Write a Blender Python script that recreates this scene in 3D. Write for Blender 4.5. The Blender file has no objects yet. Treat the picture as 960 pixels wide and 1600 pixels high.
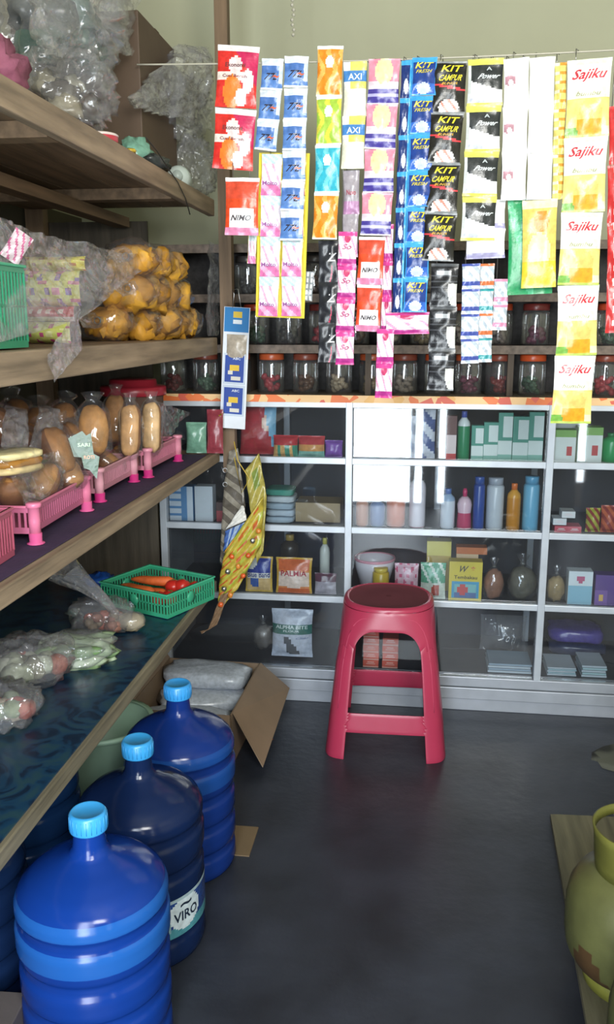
import bpy, math, random
from math import sin, cos, pi, atan, sqrt, radians
from mathutils import Vector, Matrix, Euler, noise
S = bpy.context.scene; C = S.collection
rnd = random.Random(5)
# ---------------------------------------------------------------- camera
f = 1350.0; PT = atan(295/f); YA = atan(180/(f/cos(PT))); H = 1.33
cd = bpy.data.cameras.new('camera'); cam = bpy.data.objects.new('camera', cd); C.objects.link(cam)
cd.sensor_fit = 'VERTICAL'; cd.sensor_height = 36; cd.lens = f/1600*36; cd.clip_start = .02
cam.location = (0, 0, H); cam.rotation_euler = (pi/2-PT, 0, YA); S.camera = cam
# ---------------------------------------------------------------- light and exposure
S.view_settings.view_transform = 'Standard'; S.view_settings.look = 'None'
S.view_settings.exposure = 0.1; S.view_settings.gamma = 1; S.view_settings.use_curve_mapping = False
S.cycles.max_bounces = 10; S.cycles.transparent_max_bounces = 24; S.cycles.diffuse_bounces = 4
S.cycles.caustics_reflective = False; S.cycles.caustics_refractive = False
W_ = bpy.data.worlds.new('daylight'); S.world = W_; W_.use_nodes = True
wn = W_.node_tree; wb = wn.nodes['Background']; sk = wn.nodes.new('ShaderNodeTexSky'); sk.sky_type = 'NISHITA'
sk.sun_elevation = radians(50); sk.sun_rotation = radians(200); sk.sun_disc = False
wn.links.new(sk.outputs[0], wb.inputs[0]); wb.inputs[1].default_value = .25
def area(name, loc, rot, sx, sy, radiance, col):
    l = bpy.data.lights.new(name, 'AREA'); l.shape = 'RECTANGLE'; l.size = sx; l.size_y = sy
    l.energy = radiance*pi*sx*sy; l.color = col
    o = bpy.data.objects.new(name, l); C.objects.link(o); o.location = loc; o.rotation_euler = rot; return o
DAY = (.86, .94, 1.0)
area('doorway_daylight', (-.29, -.62, 1.02), (pi/2, 0, 0), .46, 2.0, 20, DAY)
area('gap_daylight', (.0, -.62, 1.02), (pi/2, 0, 0), .05, 2.0, 22, DAY)
area('gap_daylight', (.172, -.62, 1.02), (pi/2, 0, 0), .045, 2.0, 22, DAY)
area('gap_daylight', (1.17, -.62, .9), (pi/2, 0, 0), .05, 1.4, 16, DAY)
area('added_window_fill', (.62, -.62, 1.95), (pi/2, 0, 0), .75, .8, 33, (1, .99, .93))  # unseen upper window light, added as fill on the hanging sachets
# ---------------------------------------------------------------- helpers
r_ = (cos(YA), sin(YA), 0); h_ = (-sin(YA), cos(YA), 0)
F_ = (h_[0]*cos(PT), h_[1]*cos(PT), -sin(PT)); U_ = (h_[0]*sin(PT), h_[1]*sin(PT), cos(PT))
def ray(x, y): return [(x-480)*r_[i]+(800-y)*U_[i]+f*F_[i] for i in range(3)]
def onZ(x, y, Z):
    d = ray(x, y); k = (Z-H)/d[2]; return Vector((d[0]*k, d[1]*k, Z))
def onY(x, y, Y):
    d = ray(x, y); k = Y/d[1]; return Vector((d[0]*k, Y, H+d[2]*k))
def onX(x, y, X):
    d = ray(x, y); k = X/d[0]; return Vector((X, d[1]*k, H+d[2]*k))
def lin(h):
    if isinstance(h, tuple): return (h+(1,))[:4]
    h = h.lstrip('#'); v = []
    for i in (0, 2, 4):
        c = int(h[i:i+2], 16)/255; v.append(c/12.92 if c <= .04045 else ((c+.055)/1.055)**2.4)
    return (*v, 1)
MATS = {}
def material(name, rough=.5, bump=0, bscale=40, var=0, vscale=8, metal=0, spec=.5, coat=0, transl=0, stretch=(1, 1, 1), btype='noise'):
    m = bpy.data.materials.new(name); m.use_nodes = True; t = m.node_tree; b = t.nodes['Principled BSDF']
    b.inputs['Roughness'].default_value = rough; b.inputs['Metallic'].default_value = metal
    b.inputs['Specular IOR Level'].default_value = spec; b.inputs['Coat Weight'].default_value = coat
    b.inputs['Coat Roughness'].default_value = .08
    a = t.nodes.new('ShaderNodeAttribute'); a.attribute_name = 'Col'; src = a.outputs['Color']
    tc = t.nodes.new('ShaderNodeTexCoord'); mp = t.nodes.new('ShaderNodeMapping'); mp.inputs['Scale'].default_value = stretch
    t.links.new(tc.outputs['Object'], mp.inputs[0])
    if var:
        n = t.nodes.new('ShaderNodeTexNoise'); n.inputs['Scale'].default_value = vscale; n.inputs['Detail'].default_value = 6
        t.links.new(mp.outputs[0], n.inputs['Vector'])
        mr = t.nodes.new('ShaderNodeMapRange'); mr.inputs[1].default_value = .3; mr.inputs[2].default_value = .7
        mr.inputs[3].default_value = 1-var; mr.inputs[4].default_value = 1+var*.6; t.links.new(n.outputs[0], mr.inputs[0])
        mx = t.nodes.new('ShaderNodeVectorMath'); mx.operation = 'SCALE'
        t.links.new(src, mx.inputs[0]); t.links.new(mr.outputs[0], mx.inputs['Scale']); src = mx.outputs[0]
    t.links.new(src, b.inputs['Base Color'])
    if bump:
        if btype == 'voronoi':
            n2 = t.nodes.new('ShaderNodeTexVoronoi'); n2.feature = 'DISTANCE_TO_EDGE'
        else:
            n2 = t.nodes.new('ShaderNodeTexNoise'); n2.inputs['Detail'].default_value = 4
        n2.inputs['Scale'].default_value = bscale; t.links.new(mp.outputs[0], n2.inputs['Vector'])
        bp = t.nodes.new('ShaderNodeBump'); bp.inputs['Strength'].default_value = bump; bp.inputs['Distance'].default_value = .004
        t.links.new(n2.outputs[0], bp.inputs['Height']); t.links.new(bp.outputs[0], b.inputs['Normal'])
    if transl:
        tr = t.nodes.new('ShaderNodeBsdfTranslucent'); t.links.new(src, tr.inputs[0]); ms = t.nodes.new('ShaderNodeMixShader')
        ms.inputs[0].default_value = transl; o = t.nodes['Material Output']
        t.links.new(b.outputs[0], ms.inputs[1]); t.links.new(tr.outputs[0], ms.inputs[2]); t.links.new(ms.outputs[0], o.inputs[0])
    MATS[name] = m; return m
material('printed_film', .27, .55, 30, .2, 80)
material('card', .6, .1, 60, .12, 10)
material('plastic', .3, .03, 30, .05, 9)
material('matte_plastic', .45, .05, 60, .08, 9)
material('aluminium', .35, .05, 20, .1, 14, metal=.25)
material('wood', .65, .3, 30, .45, 14, stretch=(3, .25, 3))
material('wood_upright', .65, .3, 30, .4, 14, stretch=(3, 3, .25))
material('painted_wall', .85, .1, 30, .05, 3)
material('food', .6, .5, 60, .35, 30)
material('seat_plastic', .75, .1, 60, .1, 9, spec=.15)
material('cloth', .85, .3, 80, .2, 12)
material('metal_paint', .45, .15, 50, .35, 9)
material('steel', .3, 0, metal=.9)
# dark cement floor with scuffs and a pale worn patch
fl = material('cement', .42, .35, 30, .4, 5)
# thin clear sheets (glass panes, jars, bags) : transparent + glossy by fresnel
def thin(name, tint, rough, refl, bump=0, bscale=20, haze=0, hazecol=(.8, .8, .85), btype='voronoi', attr=False, cap=1):
    m = bpy.data.materials.new(name); m.use_nodes = True; t = m.node_tree; t.nodes.clear()
    o = t.nodes.new('ShaderNodeOutputMaterial'); tp = t.nodes.new('ShaderNodeBsdfTransparent'); tp.inputs[0].default_value = (*tint, 1)
    g = t.nodes.new('ShaderNodeBsdfGlossy'); g.inputs['Roughness'].default_value = rough; g.inputs[0].default_value = (1, 1, 1, 1)
    fr = t.nodes.new('ShaderNodeFresnel'); fr.inputs[0].default_value = refl
    lim = t.nodes.new('ShaderNodeMath'); lim.operation = 'MINIMUM'; lim.inputs[1].default_value = cap; t.links.new(fr.outputs[0], lim.inputs[0])
    base = tp.outputs[0]
    if haze:
        d = t.nodes.new('ShaderNodeBsdfDiffuse'); d.inputs[0].default_value = (*hazecol, 1)
        if attr:
            a = t.nodes.new('ShaderNodeAttribute'); a.attribute_name = 'Col'; t.links.new(a.outputs[0], d.inputs[0])
        q = t.nodes.new('ShaderNodeMixShader'); q.inputs[0].default_value = haze
        t.links.new(tp.outputs[0], q.inputs[1]); t.links.new(d.outputs[0], q.inputs[2]); base = q.outputs[0]
    ms = t.nodes.new('ShaderNodeMixShader'); t.links.new(lim.outputs[0], ms.inputs[0]); t.links.new(base, ms.inputs[1]); t.links.new(g.outputs[0], ms.inputs[2])
    if bump:
        tc = t.nodes.new('ShaderNodeTexCoord'); n = t.nodes.new('ShaderNodeTexNoise'); n.inputs['Scale'].default_value = bscale; n.inputs['Detail'].default_value = 3
        n.noise_type = 'RIDGED_MULTIFRACTAL' if btype == 'voronoi' else 'FBM'
        bp = t.nodes.new('ShaderNodeBump'); bp.inputs['Strength'].default_value = bump; bp.inputs['Distance'].default_value = .01
        t.links.new(tc.outputs['Object'], n.inputs['Vector']); t.links.new(n.outputs[0], bp.inputs['Height'])
        t.links.new(bp.outputs[0], g.inputs['Normal']); t.links.new(bp.outputs[0], fr.inputs['Normal'])
    t.links.new(ms.outputs[0], o.inputs[0]); MATS[name] = m; return m
thin('pane_glass', (.9, .93, .95), .03, 1.55, .02, 3, haze=.012, btype='fbm')
thin('jar_glass', (.86, .88, .88), .05, 1.9, haze=.05, cap=.4)
thin('clear_bag', (.97, .97, .97), .14, 1.5, .8, 40, haze=.09, cap=.22)
thin('crinkled_bag', (.96, .96, .97), .13, 1.7, 1, 50, haze=.13, cap=.4)
thin('bread_bag', (.985, .985, .985), .08, 1.5, .9, 22, haze=.03, cap=.22)
# blue translucent bottle plastic
m = bpy.data.materials.new('bottle_plastic'); m.use_nodes = True; t = m.node_tree; b = t.nodes['Principled BSDF']
a = t.nodes.new('ShaderNodeAttribute'); a.attribute_name = 'Col'; t.links.new(a.outputs[0], b.inputs['Base Color'])
b.inputs['Roughness'].default_value = .16; tr = t.nodes.new('ShaderNodeBsdfTransparent'); t.links.new(a.outputs[0], tr.inputs[0])
tl = t.nodes.new('ShaderNodeBsdfTranslucent'); t.links.new(a.outputs[0], tl.inputs[0])
m1 = t.nodes.new('ShaderNodeMixShader'); m1.inputs[0].default_value = .45; m2 = t.nodes.new('ShaderNodeMixShader'); m2.inputs[0].default_value = .4
t.links.new(tl.outputs[0], m1.inputs[1]); t.links.new(tr.outputs[0], m1.inputs[2])
t.links.new(b.outputs[0], m2.inputs[1]); t.links.new(m1.outputs[0], m2.inputs[2]); t.links.new(m2.outputs[0], t.nodes['Material Output'].inputs[0])
MATS['bottle_plastic'] = m
# blue oilcloth with swirls
m = material('oilcloth', .3, .12, 12); t = m.node_tree; b = t.nodes['Principled BSDF']
tc = t.nodes.new('ShaderNodeTexCoord'); wv = t.nodes.new('ShaderNodeTexNoise'); wv.inputs['Scale'].default_value = 11; wv.inputs['Distortion'].default_value = 2.2
cr = t.nodes.new('ShaderNodeValToRGB'); cr.color_ramp.elements[0].color = lin('10243a'); cr.color_ramp.elements[0].position = .4; cr.color_ramp.elements[1].position = .62; cr.color_ramp.elements[1].color = lin('24424f')
e = cr.color_ramp.elements.new(.5); e.color = lin('173a56')
t.links.new(tc.outputs['Object'], wv.inputs[0]); t.links.new(wv.outputs[0], cr.inputs[0]); t.links.new(cr.outputs[0], b.inputs['Base Color'])
# floral paper trim
m = material('paper_trim', .5); t = m.node_tree; b = t.nodes['Principled BSDF']
tc = t.nodes.new('ShaderNodeTexCoord'); vo = t.nodes.new('ShaderNodeTexVoronoi'); vo.inputs['Scale'].default_value = 32
cr = t.nodes.new('ShaderNodeValToRGB'); cr.color_ramp.interpolation = 'CONSTANT'; cr.color_ramp.elements[0].color = lin('e8783c'); cr.color_ramp.elements[1].color = lin('e9b46a')
for p, c in ((.3, 'f0c48c'), (.75, 'd8604a')): e = cr.color_ramp.elements.new(p); e.color = lin(c)
cr.color_ramp.elements[-1].position = .9; sx = t.nodes.new('ShaderNodeSeparateColor'); t.links.new(vo.outputs['Color'], sx.inputs[0])
t.links.new(tc.outputs['Object'], vo.inputs['Vector']); t.links.new(sx.outputs[0], cr.inputs[0]); t.links.new(cr.outputs[0], b.inputs['Base Color'])

TX = {}
def textmesh(s):
    if s in TX: return TX[s]
    cu = bpy.data.curves.new('lettering', 'FONT'); cu.body = s; cu.resolution_u = 2; cu.offset = .018
    o = bpy.data.objects.new('lettering', cu); C.objects.link(o); bpy.context.view_layer.update()
    me = bpy.data.meshes.new_from_object(o.evaluated_get(bpy.context.evaluated_depsgraph_get()))
    vs = [v.co.copy() for v in me.vertices]; fs = [tuple(p.vertices) for p in me.polygons]
    bpy.data.objects.remove(o); bpy.data.curves.remove(cu); bpy.data.meshes.remove(me)
    x0 = min(v.x for v in vs); x1 = max(v.x for v in vs); y0 = min(v.y for v in vs); y1 = max(v.y for v in vs)
    TX[s] = ([((v.x-x0)/(x1-x0)-.5, (v.y-y0)/(y1-y0)-.5) for v in vs], fs); return TX[s]

class MB:
    def __init__(s): s.v = []; s.f = []; s.c = []; s.m = []; s.sm = []
    def add(s, vs, fs, col, mat='plastic', smooth=False, M=None):
        n = len(s.v)
        for p in vs: s.v.append(tuple(M @ Vector(p)) if M else tuple(p))
        cl = lin(col) if not isinstance(col, list) else None
        for i, q in enumerate(fs):
            s.f.append(tuple(n+k for k in q)); s.c.append(cl if cl else col[i]); s.m.append(mat); s.sm.append(smooth)
        return s
    def box(s, x0, x1, y0, y1, z0, z1, col, mat='plastic', M=None):
        vs = [(x, y, z) for x in (x0, x1) for y in (y0, y1) for z in (z0, z1)]
        fs = [(0, 1, 3, 2), (4, 6, 7, 5), (0, 4, 5, 1), (2, 3, 7, 6), (0, 2, 6, 4), (1, 5, 7, 3)]
        return s.add(vs, fs, col, mat, False, M)
    def lathe(s, prof, col, mat='plastic', n=28, M=None, cap=True, colf=None, p=2):
        vs = []; fs = []; cs = []
        for (r, z) in prof:
            for k in range(n):
                a = 2*pi*k/n; q = 1 if p == 2 else (abs(cos(a))**p+abs(sin(a))**p)**(-1/p)
                vs.append((r*q*cos(a), r*q*sin(a), z))
        for i in range(len(prof)-1):
            for k in range(n):
                fs.append((i*n+k, i*n+(k+1) % n, (i+1)*n+(k+1) % n, (i+1)*n+k)); cs.append(lin(colf((prof[i][1]+prof[i+1][1])/2, k/n) if colf else col))
        if cap:
            fs.append(tuple(reversed(range(n)))); cs.append(lin(col)); fs.append(tuple((len(prof)-1)*n+k for k in range(n))); cs.append(lin(colf(prof[-1][1], 0) if colf else col))
        return s.add(vs, fs, cs, mat, True, M)
    def tube(s, pts, r, col, mat='plastic', n=8, M=None):
        pts = [Vector(p) for p in pts]; vs = []; fs = []
        rr = r if isinstance(r, (list, tuple)) else [r]*len(pts)
        for i, p in enumerate(pts):
            d = (pts[min(i+1, len(pts)-1)]-pts[max(i-1, 0)]).normalized()
            u = d.cross(Vector((0, 0, 1)) if abs(d.z) < .9 else Vector((1, 0, 0))).normalized(); w = d.cross(u)
            for k in range(n): a = 2*pi*k/n; vs.append(tuple(p+(u*cos(a)+w*sin(a))*rr[i]))
        for i in range(len(pts)-1):
            for k in range(n): fs.append((i*n+k, (i+1)*n+k, (i+1)*n+(k+1) % n, i*n+(k+1) % n))
        fs.append(tuple(range(n))); fs.append(tuple(reversed([(len(pts)-1)*n+k for k in range(n)])))
        return s.add(vs, fs, col, mat, True, M)
    def blob(s, rx, ry, rz, col, mat='food', n=18, rough=.1, seed=0, nz=3, M=None, colf=None, sq=1.0):
        vs = []; fs = []; cs = []; m_ = n//2
        def sg(v): return math.copysign(abs(v)**sq, v)
        for i in range(m_+1):
            ph = pi*i/m_-pi/2
            for k in range(n):
                a = 2*pi*k/n; d = Vector((sg(cos(ph))*sg(cos(a)), sg(cos(ph))*sg(sin(a)), sg(sin(ph))))
                if mat in ('clear_bag', 'crinkled_bag', 'bread_bag'):
                    q_ = Vector((seed*3.1, seed, 7)); w = 1+rough*(1.1-3.2*abs(noise.noise(d*nz*.6+q_))-1.6*abs(noise.noise(d*nz*1.5+q_)))
                else: w = 1+rough*noise.noise(d*nz+Vector((seed*3.1, seed, 7)))*2
                vs.append((rx*d.x*w, ry*d.y*w, rz*d.z*w))
        for i in range(m_):
            for k in range(n):
                fs.append((i*n+k, i*n+(k+1) % n, (i+1)*n+(k+1) % n, (i+1)*n+k)); cs.append(lin(colf(i/m_, k/n) if colf else col))
        return s.add(vs, fs, cs, mat, True, M)
    def pouch(s, w, h, t, art, nx=24, ny=32, cx=0, cz=0, cy=0, texts=(), mat='printed_film', seed=0, crimp=.06, back='d8d8dc', wav=.004):
        def pr(u, v):
            vv = min(max((v-crimp)/(1-2*crimp), 0), 1)
            return (max(sin(pi*u), 0)**.55)*(max(sin(pi*vv), 0)**.5)
        def ys(u, v): return cy+wav*noise.noise(Vector((u*3, v*4, seed*1.7)))
        def srf(u, v, sd): return (cx+(u-.5)*w*(1-.05*pr(.5, v)), ys(u, v)+sd*(t/2*pr(u, v)+.0004), cz+(v-.5)*h)
        for sd in (-1, 1):
            vs = [srf(i/nx, j/ny, sd) for j in range(ny+1) for i in range(nx+1)]; fs = []; cs = []
            for j in range(ny):
                for i in range(nx):
                    q = (j*(nx+1)+i, j*(nx+1)+i+1, (j+1)*(nx+1)+i+1, (j+1)*(nx+1)+i); fs.append(q if sd < 0 else q[::-1])
                    cs.append(lin(art((i+.5)/nx, (j+.5)/ny) if sd < 0 else back))
            s.add(vs, fs, cs, mat, True)
        for (tx, u, v, tw, th, col, sh) in texts:
            tv, tf = textmesh(tx); vs = []
            for (a, b) in tv:
                uu = u+(a+sh*b)*tw; zz = v+b*th; p = srf(min(max(uu, 0), 1), min(max(zz, 0), 1), -1); vs.append((p[0], p[1]-.0012, p[2]))
            s.add(vs, tf, col, mat)
        return s
    def text(s, tx, cx, cz, y, w, h, col, mat='card', sh=0, M=None):
        tv, tf = textmesh(tx); return s.add([(cx+(a+sh*b)*w, y, cz+b*h) for a, b in tv], tf, col, mat, False, M)
    def art(s, x0, x1, z0, z1, y, fn, nx=10, nz=12, mat='card', M=None):
        vs = [(x0+(x1-x0)*i/nx, y, z0+(z1-z0)*j/nz) for j in range(nz+1) for i in range(nx+1)]; fs = []; cs = []
        for j in range(nz):
            for i in range(nx): fs.append((j*(nx+1)+i, j*(nx+1)+i+1, (j+1)*(nx+1)+i+1, (j+1)*(nx+1)+i)); cs.append(lin(fn((i+.5)/nx, (j+.5)/nz)))
        return s.add(vs, fs, cs, mat, False, M)
    def build(s, name, parent=None, loc=(0, 0, 0), rot=(0, 0, 0), bevel=0, solid=0, sub=0):
        me = bpy.data.meshes.new(name); me.from_pydata(s.v, [], s.f)
        ms = sorted(set(s.m)); 
        for q in ms: me.materials.append(MATS[q])
        me.polygons.foreach_set('material_index', [ms.index(q) for q in s.m]); me.polygons.foreach_set('use_smooth', s.sm)
        ca = me.color_attributes.new('Col', 'FLOAT_COLOR', 'CORNER'); arr = []
        for q, c in zip(s.f, s.c): arr.extend(c*len(q))
        ca.data.foreach_set('color', arr); me.update()
        o = bpy.data.objects.new(name, me); C.objects.link(o); o.location = loc; o.rotation_euler = rot
        if parent: o.parent = parent
        if solid: md = o.modifiers.new('thickness', 'SOLIDIFY'); md.thickness = solid; md.offset = 0
        if bevel: md = o.modifiers.new('edge', 'BEVEL'); md.width = bevel; md.segments = 2; md.limit_method = 'ANGLE'
        if sub: md = o.modifiers.new('smooth', 'SUBSURF'); md.levels = md.render_levels = sub
        return o
def thing(name, label, cat, loc=(0, 0, 0), rot=(0, 0, 0), group=None):
    o = bpy.data.objects.new(name, None); o.empty_display_size = .05; C.objects.link(o); o.location = loc; o.rotation_euler = rot
    return tag(o, label, cat, group)
def tag(o, label, cat, group=None):
    o['label'] = label; o['category'] = cat
    if group: o['group'] = group
    return o
def struct(o): o['kind'] = 'structure'; return o
def copyo(o, parent=None, loc=None, rot=None):
    c = o.copy(); C.objects.link(c)
    if parent: c.parent = parent
    if loc is not None: c.location = loc
    if rot is not None: c.rotation_euler = rot
    return c
def RT(x=0, y=0, z=0, rx=0, ry=0, rz=0): return Matrix.Translation((x, y, z)) @ Euler((rx, ry, rz)).to_matrix().to_4x4()
# ================================================================ room
XL, XR, YF, YB, ZC = -1.3, 1.75, -.6, 3.32, 2.7
fm = MB().box(XL-.1, XR+.1, YF-.1, YB+.1, -.08, 0, '2a2e38', 'cement'); struct(fm.build('floor'))
struct(MB().box(XL-.1, XR+.1, YF-.1, YB+.1, ZC, ZC+.05, 'a9a893', 'painted_wall').build('ceiling'))
struct(MB().box(XL-.1, XL, YF-.1, YB+.1, 0, 1.72, '55503f', 'painted_wall').box(XL-.1, XL, YF-.1, YB+.1, 1.72, ZC, 'b9b79e', 'painted_wall').build('wall_left'))  # lower wall coloured dark to stand for the shade behind the shelves
struct(MB().box(XL, XR, YB, YB+.1, 0, ZC, 'c3c4aa', 'painted_wall').build('wall_back'))
w = MB()
for a, b_, z0, z1 in ((YF-.1, YB+.1, 0, ZC),): w.box(XR, XR+.1, a, b_, z0, z1, 'b9b79e', 'painted_wall')
struct(w.build('wall_right'))
w = MB()   # front wall behind the viewer: doorway, gaps between door boards and an added opening for the upper fill light
for a, b_, z0, z1 in ((XL, -.53, 0, ZC), (-.53, .2, 2.05, ZC), (-.05, -.03, 0, 2.05), (.03, .145, 0, 2.05), (.2, .22, 0, ZC), (.22, 1.02, 0, 1.5), (.22, 1.02, 2.38, ZC), (1.02, 1.14, 0, ZC), (1.14, 1.2, 1.7, ZC), (1.2, XR, 0, ZC)):
    w.box(a, b_, YF-.1, YF, z0, z1, '8d8a78', 'painted_wall')
struct(w.build('wall_front'))
tag(MB().blob(.2, .16, .0015, '5c5e54', 'painted_wall', 20, .25, 4).build('floor_stain', loc=(.775, 2.56, .0)), 'pale cement patch worn on the dark floor at the right', 'floor stain')
# ================================================================ wooden shelving along the left
WD = 'a08c70'; XS = -.66
def shelf(z, y1, lab, edge='93806a', th=.05, under='7d664e'):
    t = thing('wooden_shelf', lab, 'shelf', (XS, 1.5, z-th))
    b1 = MB()
    for k in range(4): b1.box(-.62+k*.15, -.62+k*.15+.146, -1.4, y1-1.5, th-.02, th, under, 'wood')
    b1.build('shelf_board', t); MB().box(-.022, 0, -1.4, y1-1.5, 0, th, edge, 'wood').build('edge_strip', t, bevel=.003)
    for yy in (-.9, 0.1, .9): MB().box(-.62, -.024, yy, yy+.05, 0, th-.021, under, 'wood').build('cross_beam', t)
    MB().box(-.33, -.28, -1.4, y1-1.5, .0-.03, -.0005, under, 'wood').build('long_beam', t)
    return t
shelf(1.71, 2.806, 'topmost rough wooden shelf on the left, loaded with plastic bags')
shelf(1.285, 2.806, 'second wooden shelf from the top, carrying golden snack bags', th=.055)
shelf(.912, 2.806, 'third wooden shelf from the top, carrying the pink bread baskets', th=.035)
shelf(.487, 2.72, 'lowest wooden shelf on the left, covered with blue oilcloth', th=.035, edge='7c7460')
tag(MB().box(0, .57, 0, 2.5, 0, .003, '3a2a4a', 'cloth').build('shelf_cover', loc=(-1.25, .2, .9125)), 'dark purple cloth lying on the bread shelf', 'cloth')
tag(MB().box(0, .585, 0, 2.5, 0, .003, '1d4a66', 'oilcloth').build('oilcloth', loc=(-1.255, .2, .4875)), 'blue swirl-patterned oilcloth covering the lowest shelf', 'oilcloth')
tag(MB().box(-.022, .018, -.018, .02, 0, ZC-.84, '76604a', 'wood_upright').build('wooden_post', loc=(-.627, 2.825, .84)), 'brown upright wooden post at the far end of the shelves', 'post')
tag(MB().box(-.03, .03, -.02, .02, 0, ZC, '7d664e', 'wood_upright').build('wooden_post', loc=(-1.26, 2.825, 0)), 'rear upright of the shelving against the left wall', 'post')
tag(MB().box(-1.3, -.9, 0, .012, 0, 1.655, '4a4338', 'wood_upright').build('shade_panel', loc=(0, 2.86, 0)), 'added dark panel standing in for shade past the shelving', 'panel')  # added sheet, its dark colour stands in for shade beyond the shelves
# bead string hanging in front of the wall
p = onY(458, 0, 2.9); bs = MB(); pz = onY(458, 60, 2.9).z
for k in range(int((ZC-pz)/.014)):
    bs.lathe([(.0008, -.0065), (.005, -.003), (.006, 0), (.005, .003), (.0008, .0065)], 'c9c6b6', 'plastic', 8, RT(0.003*sin(k*1.7), 0, -k*.014))
tag(bs.build('bead_string', loc=(p.x, 2.9, ZC-.007)), 'thin beaded string hanging from the ceiling before the back wall', 'bead string')
# ================================================================ glass display cabinet
YC = 2.87; WH = 'a9b1bc'; ZT = 1.075; XC0 = onY(250, 780, YC).x; XC1 = 1.45
ZS = [.876, .638, .387, .135]
cab = thing('display_cabinet', 'long white framed glass display cabinet along the back wall', 'cabinet', (0, YC, 0))
def cb(name, *a, col=WH, mat='aluminium', bev=.002): 
    return MB().box(*a, col, mat).build(name, cab, bevel=bev)
for z0, z1, d in ((0, .045, .0), (.047, .088, -.012), (.09, .125, -.004)): cb('plinth_rail', XC0, XC1, d, .03, z0, z1, col='a4aab4')
cb('bottom_board', XC0, XC1, .03, .42, .115, .127, col='4a4c52'); cb('back_panel', XC0, XC1, .42, .43, .0, ZT, col='272b36', mat='card')
for z in ZS[:3]:
    cb('shelf_rail', XC0, XC1, -.004, .014, z-.011, z+.011, col='bcc4ce'); cb('shelf_board', XC0, XC1, .015, .40, z-.004, z+.002, col='2e323c', mat='card')
PX_ = [XC0+.012, onY(545, 780, YC).x, onY(856, 780, YC).x, 1.2]
for x in PX_: cb('upright', x-.012, x+.012, -.008, .016, .125, ZT, col='b8c0ca')
for x in (onY(683, 800, YC+.38).x, onY(826, 900, YC+.38).x, -.5, .9): cb('rear_upright', x-.012, x+.012, .37, .39, .127, ZT, col='9aa0a8')
cb('top_rail', XC0, XC1, -.006, .03, ZT-.02, ZT-.0, col='c4cad0'); cb('top_board', XC0, XC1, -.0, .42, ZT, ZT+.012, col='8a7e6c', mat='wood')
MB().box(XC0, XC1, -.010, -.006, ZT-.002, ZT+.022, 'e0a070', 'paper_trim').build('patterned_trim', cab)
for a, b_ in zip(PX_, PX_[1:]):
    g = MB().box(a+.013, b_-.013, .0145, .0175, .126, ZT-.02, 'ffffff', 'pane_glass').build('glass_pane', cab)
cb('side_panel', XC0, XC0+.004, .02, .42, .125, ZT, col='8d949c')
# ================================================================ jar rack on the cabinet
rack = thing('jar_rack', 'dark wooden rack holding rows of lidded glass jars above cabinet', 'rack', (0, 3.0, ZT+.012))
Zr = [ZT+.012, 1.255, 1.425, 1.59]
for z in Zr[1:]:
    MB().box(XC0, XC1, 0, .24, z-.012-Zr[0], z-Zr[0], '6d5e50', 'wood').build('rack_board', rack, bevel=.002)
    MB().box(XC0, XC1, -.006, 0, z-.026-Zr[0], z+.002-Zr[0], '84756a', 'wood').build('board_edge', rack)
MB().box(XC0, XC1, .241, .25, 0, 1.6-Zr[0], '3d3a3a', 'wood').build('rack_back', rack)
for x in (-.62, -.18, .3, .8): MB().box(x-.01, x+.01, .01, .235, 0, 1.24-Zr[0], '5a4c40', 'wood_upright').build('rack_divider', rack)
def jar(h=.135, r=.05, lid='d2532c'):
    j = thing('glass_jar', '', 'jar'); g = MB()
    g.lathe([(r*.9, .001), (r, .008), (r, h*.72), (r*.97, h*.8), (r*.8, h*.86), (r*.8, h*.9)], 'ffffff', 'jar_glass', 28, cap=False)
    g.build('jar_body', j)
    l = MB().lathe([(r*.9, h*.84), (r*.92, h*.85), (r*.92, h-.003), (r*.88, h)], lid, 'plastic', 28); l.build('lid', j); return j
CANDY = ['c0404a', '8a2f2c', 'b3a596', '6d4a32', '4a6d54', '9a8a80', 'c8b69a', '55534f', '7a3350', 'a08a60']
CN = ['red wrapped sweets', 'dark red sweets', 'pale biscuits', 'brown sweets', 'green sweets', 'grey sweets', 'cream wafers', 'dark sweets', 'purple sweets', 'tan biscuits']
def jarrow(zz, xs, lids, row, hh, seed, group):
    for i, px in enumerate(xs):
        X = onY(px, 590, 3.07).x; j = jar(hh, .048, lids[i % len(lids)]); j.location = (X, 3.07, zz+.001)
        k = (i*3+seed) % 10; q = MB(); R = random.Random(i+seed*9)
        for n_ in range(20):
            q.blob(.014, .011, .009, CANDY[k], 'printed_film', 8, .1, n_, M=RT(R.uniform(-.024, .024), R.uniform(-.024, .024), .012+.0024*n_, R.random(), R.random(), R.random()*3))
        o = q.build('sweets', j); o['kind'] = 'stuff'
        j['label'] = jl(row, i, len(xs), CN[k]); j['group'] = group
ORD = ['first', 'second', 'third', 'fourth', 'fifth', 'sixth', 'seventh', 'eighth', 'ninth', 'tenth', 'eleventh', 'twelfth', 'thirteenth', 'fourteenth']
def jl(row, i, n, c): return 'lidded glass jar, %s from left in the %s row of the rack' % (ORD[i], row)
jarrow(Zr[0], [272, 322, 372, 425, 478, 530, 582, 632, 684, 732, 780, 832, 900, 945], ['c05a34', '8c4838', 'd2582e'], 'bottom', .138, 1, 'jars in the bottom rack row')
jarrow(Zr[1], [402, 452, 503, 556, 607, 660, 722, 776, 833, 900, 948], ['b8452c', 'c85030', '7c3430'], 'middle', .138, 4, 'jars in the middle rack row')
jarrow(Zr[2], [390, 440, 492, 545, 600, 660], ['4a4644', '6a4a40'], 'top', .13, 7, 'jars in the top rack row')

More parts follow.
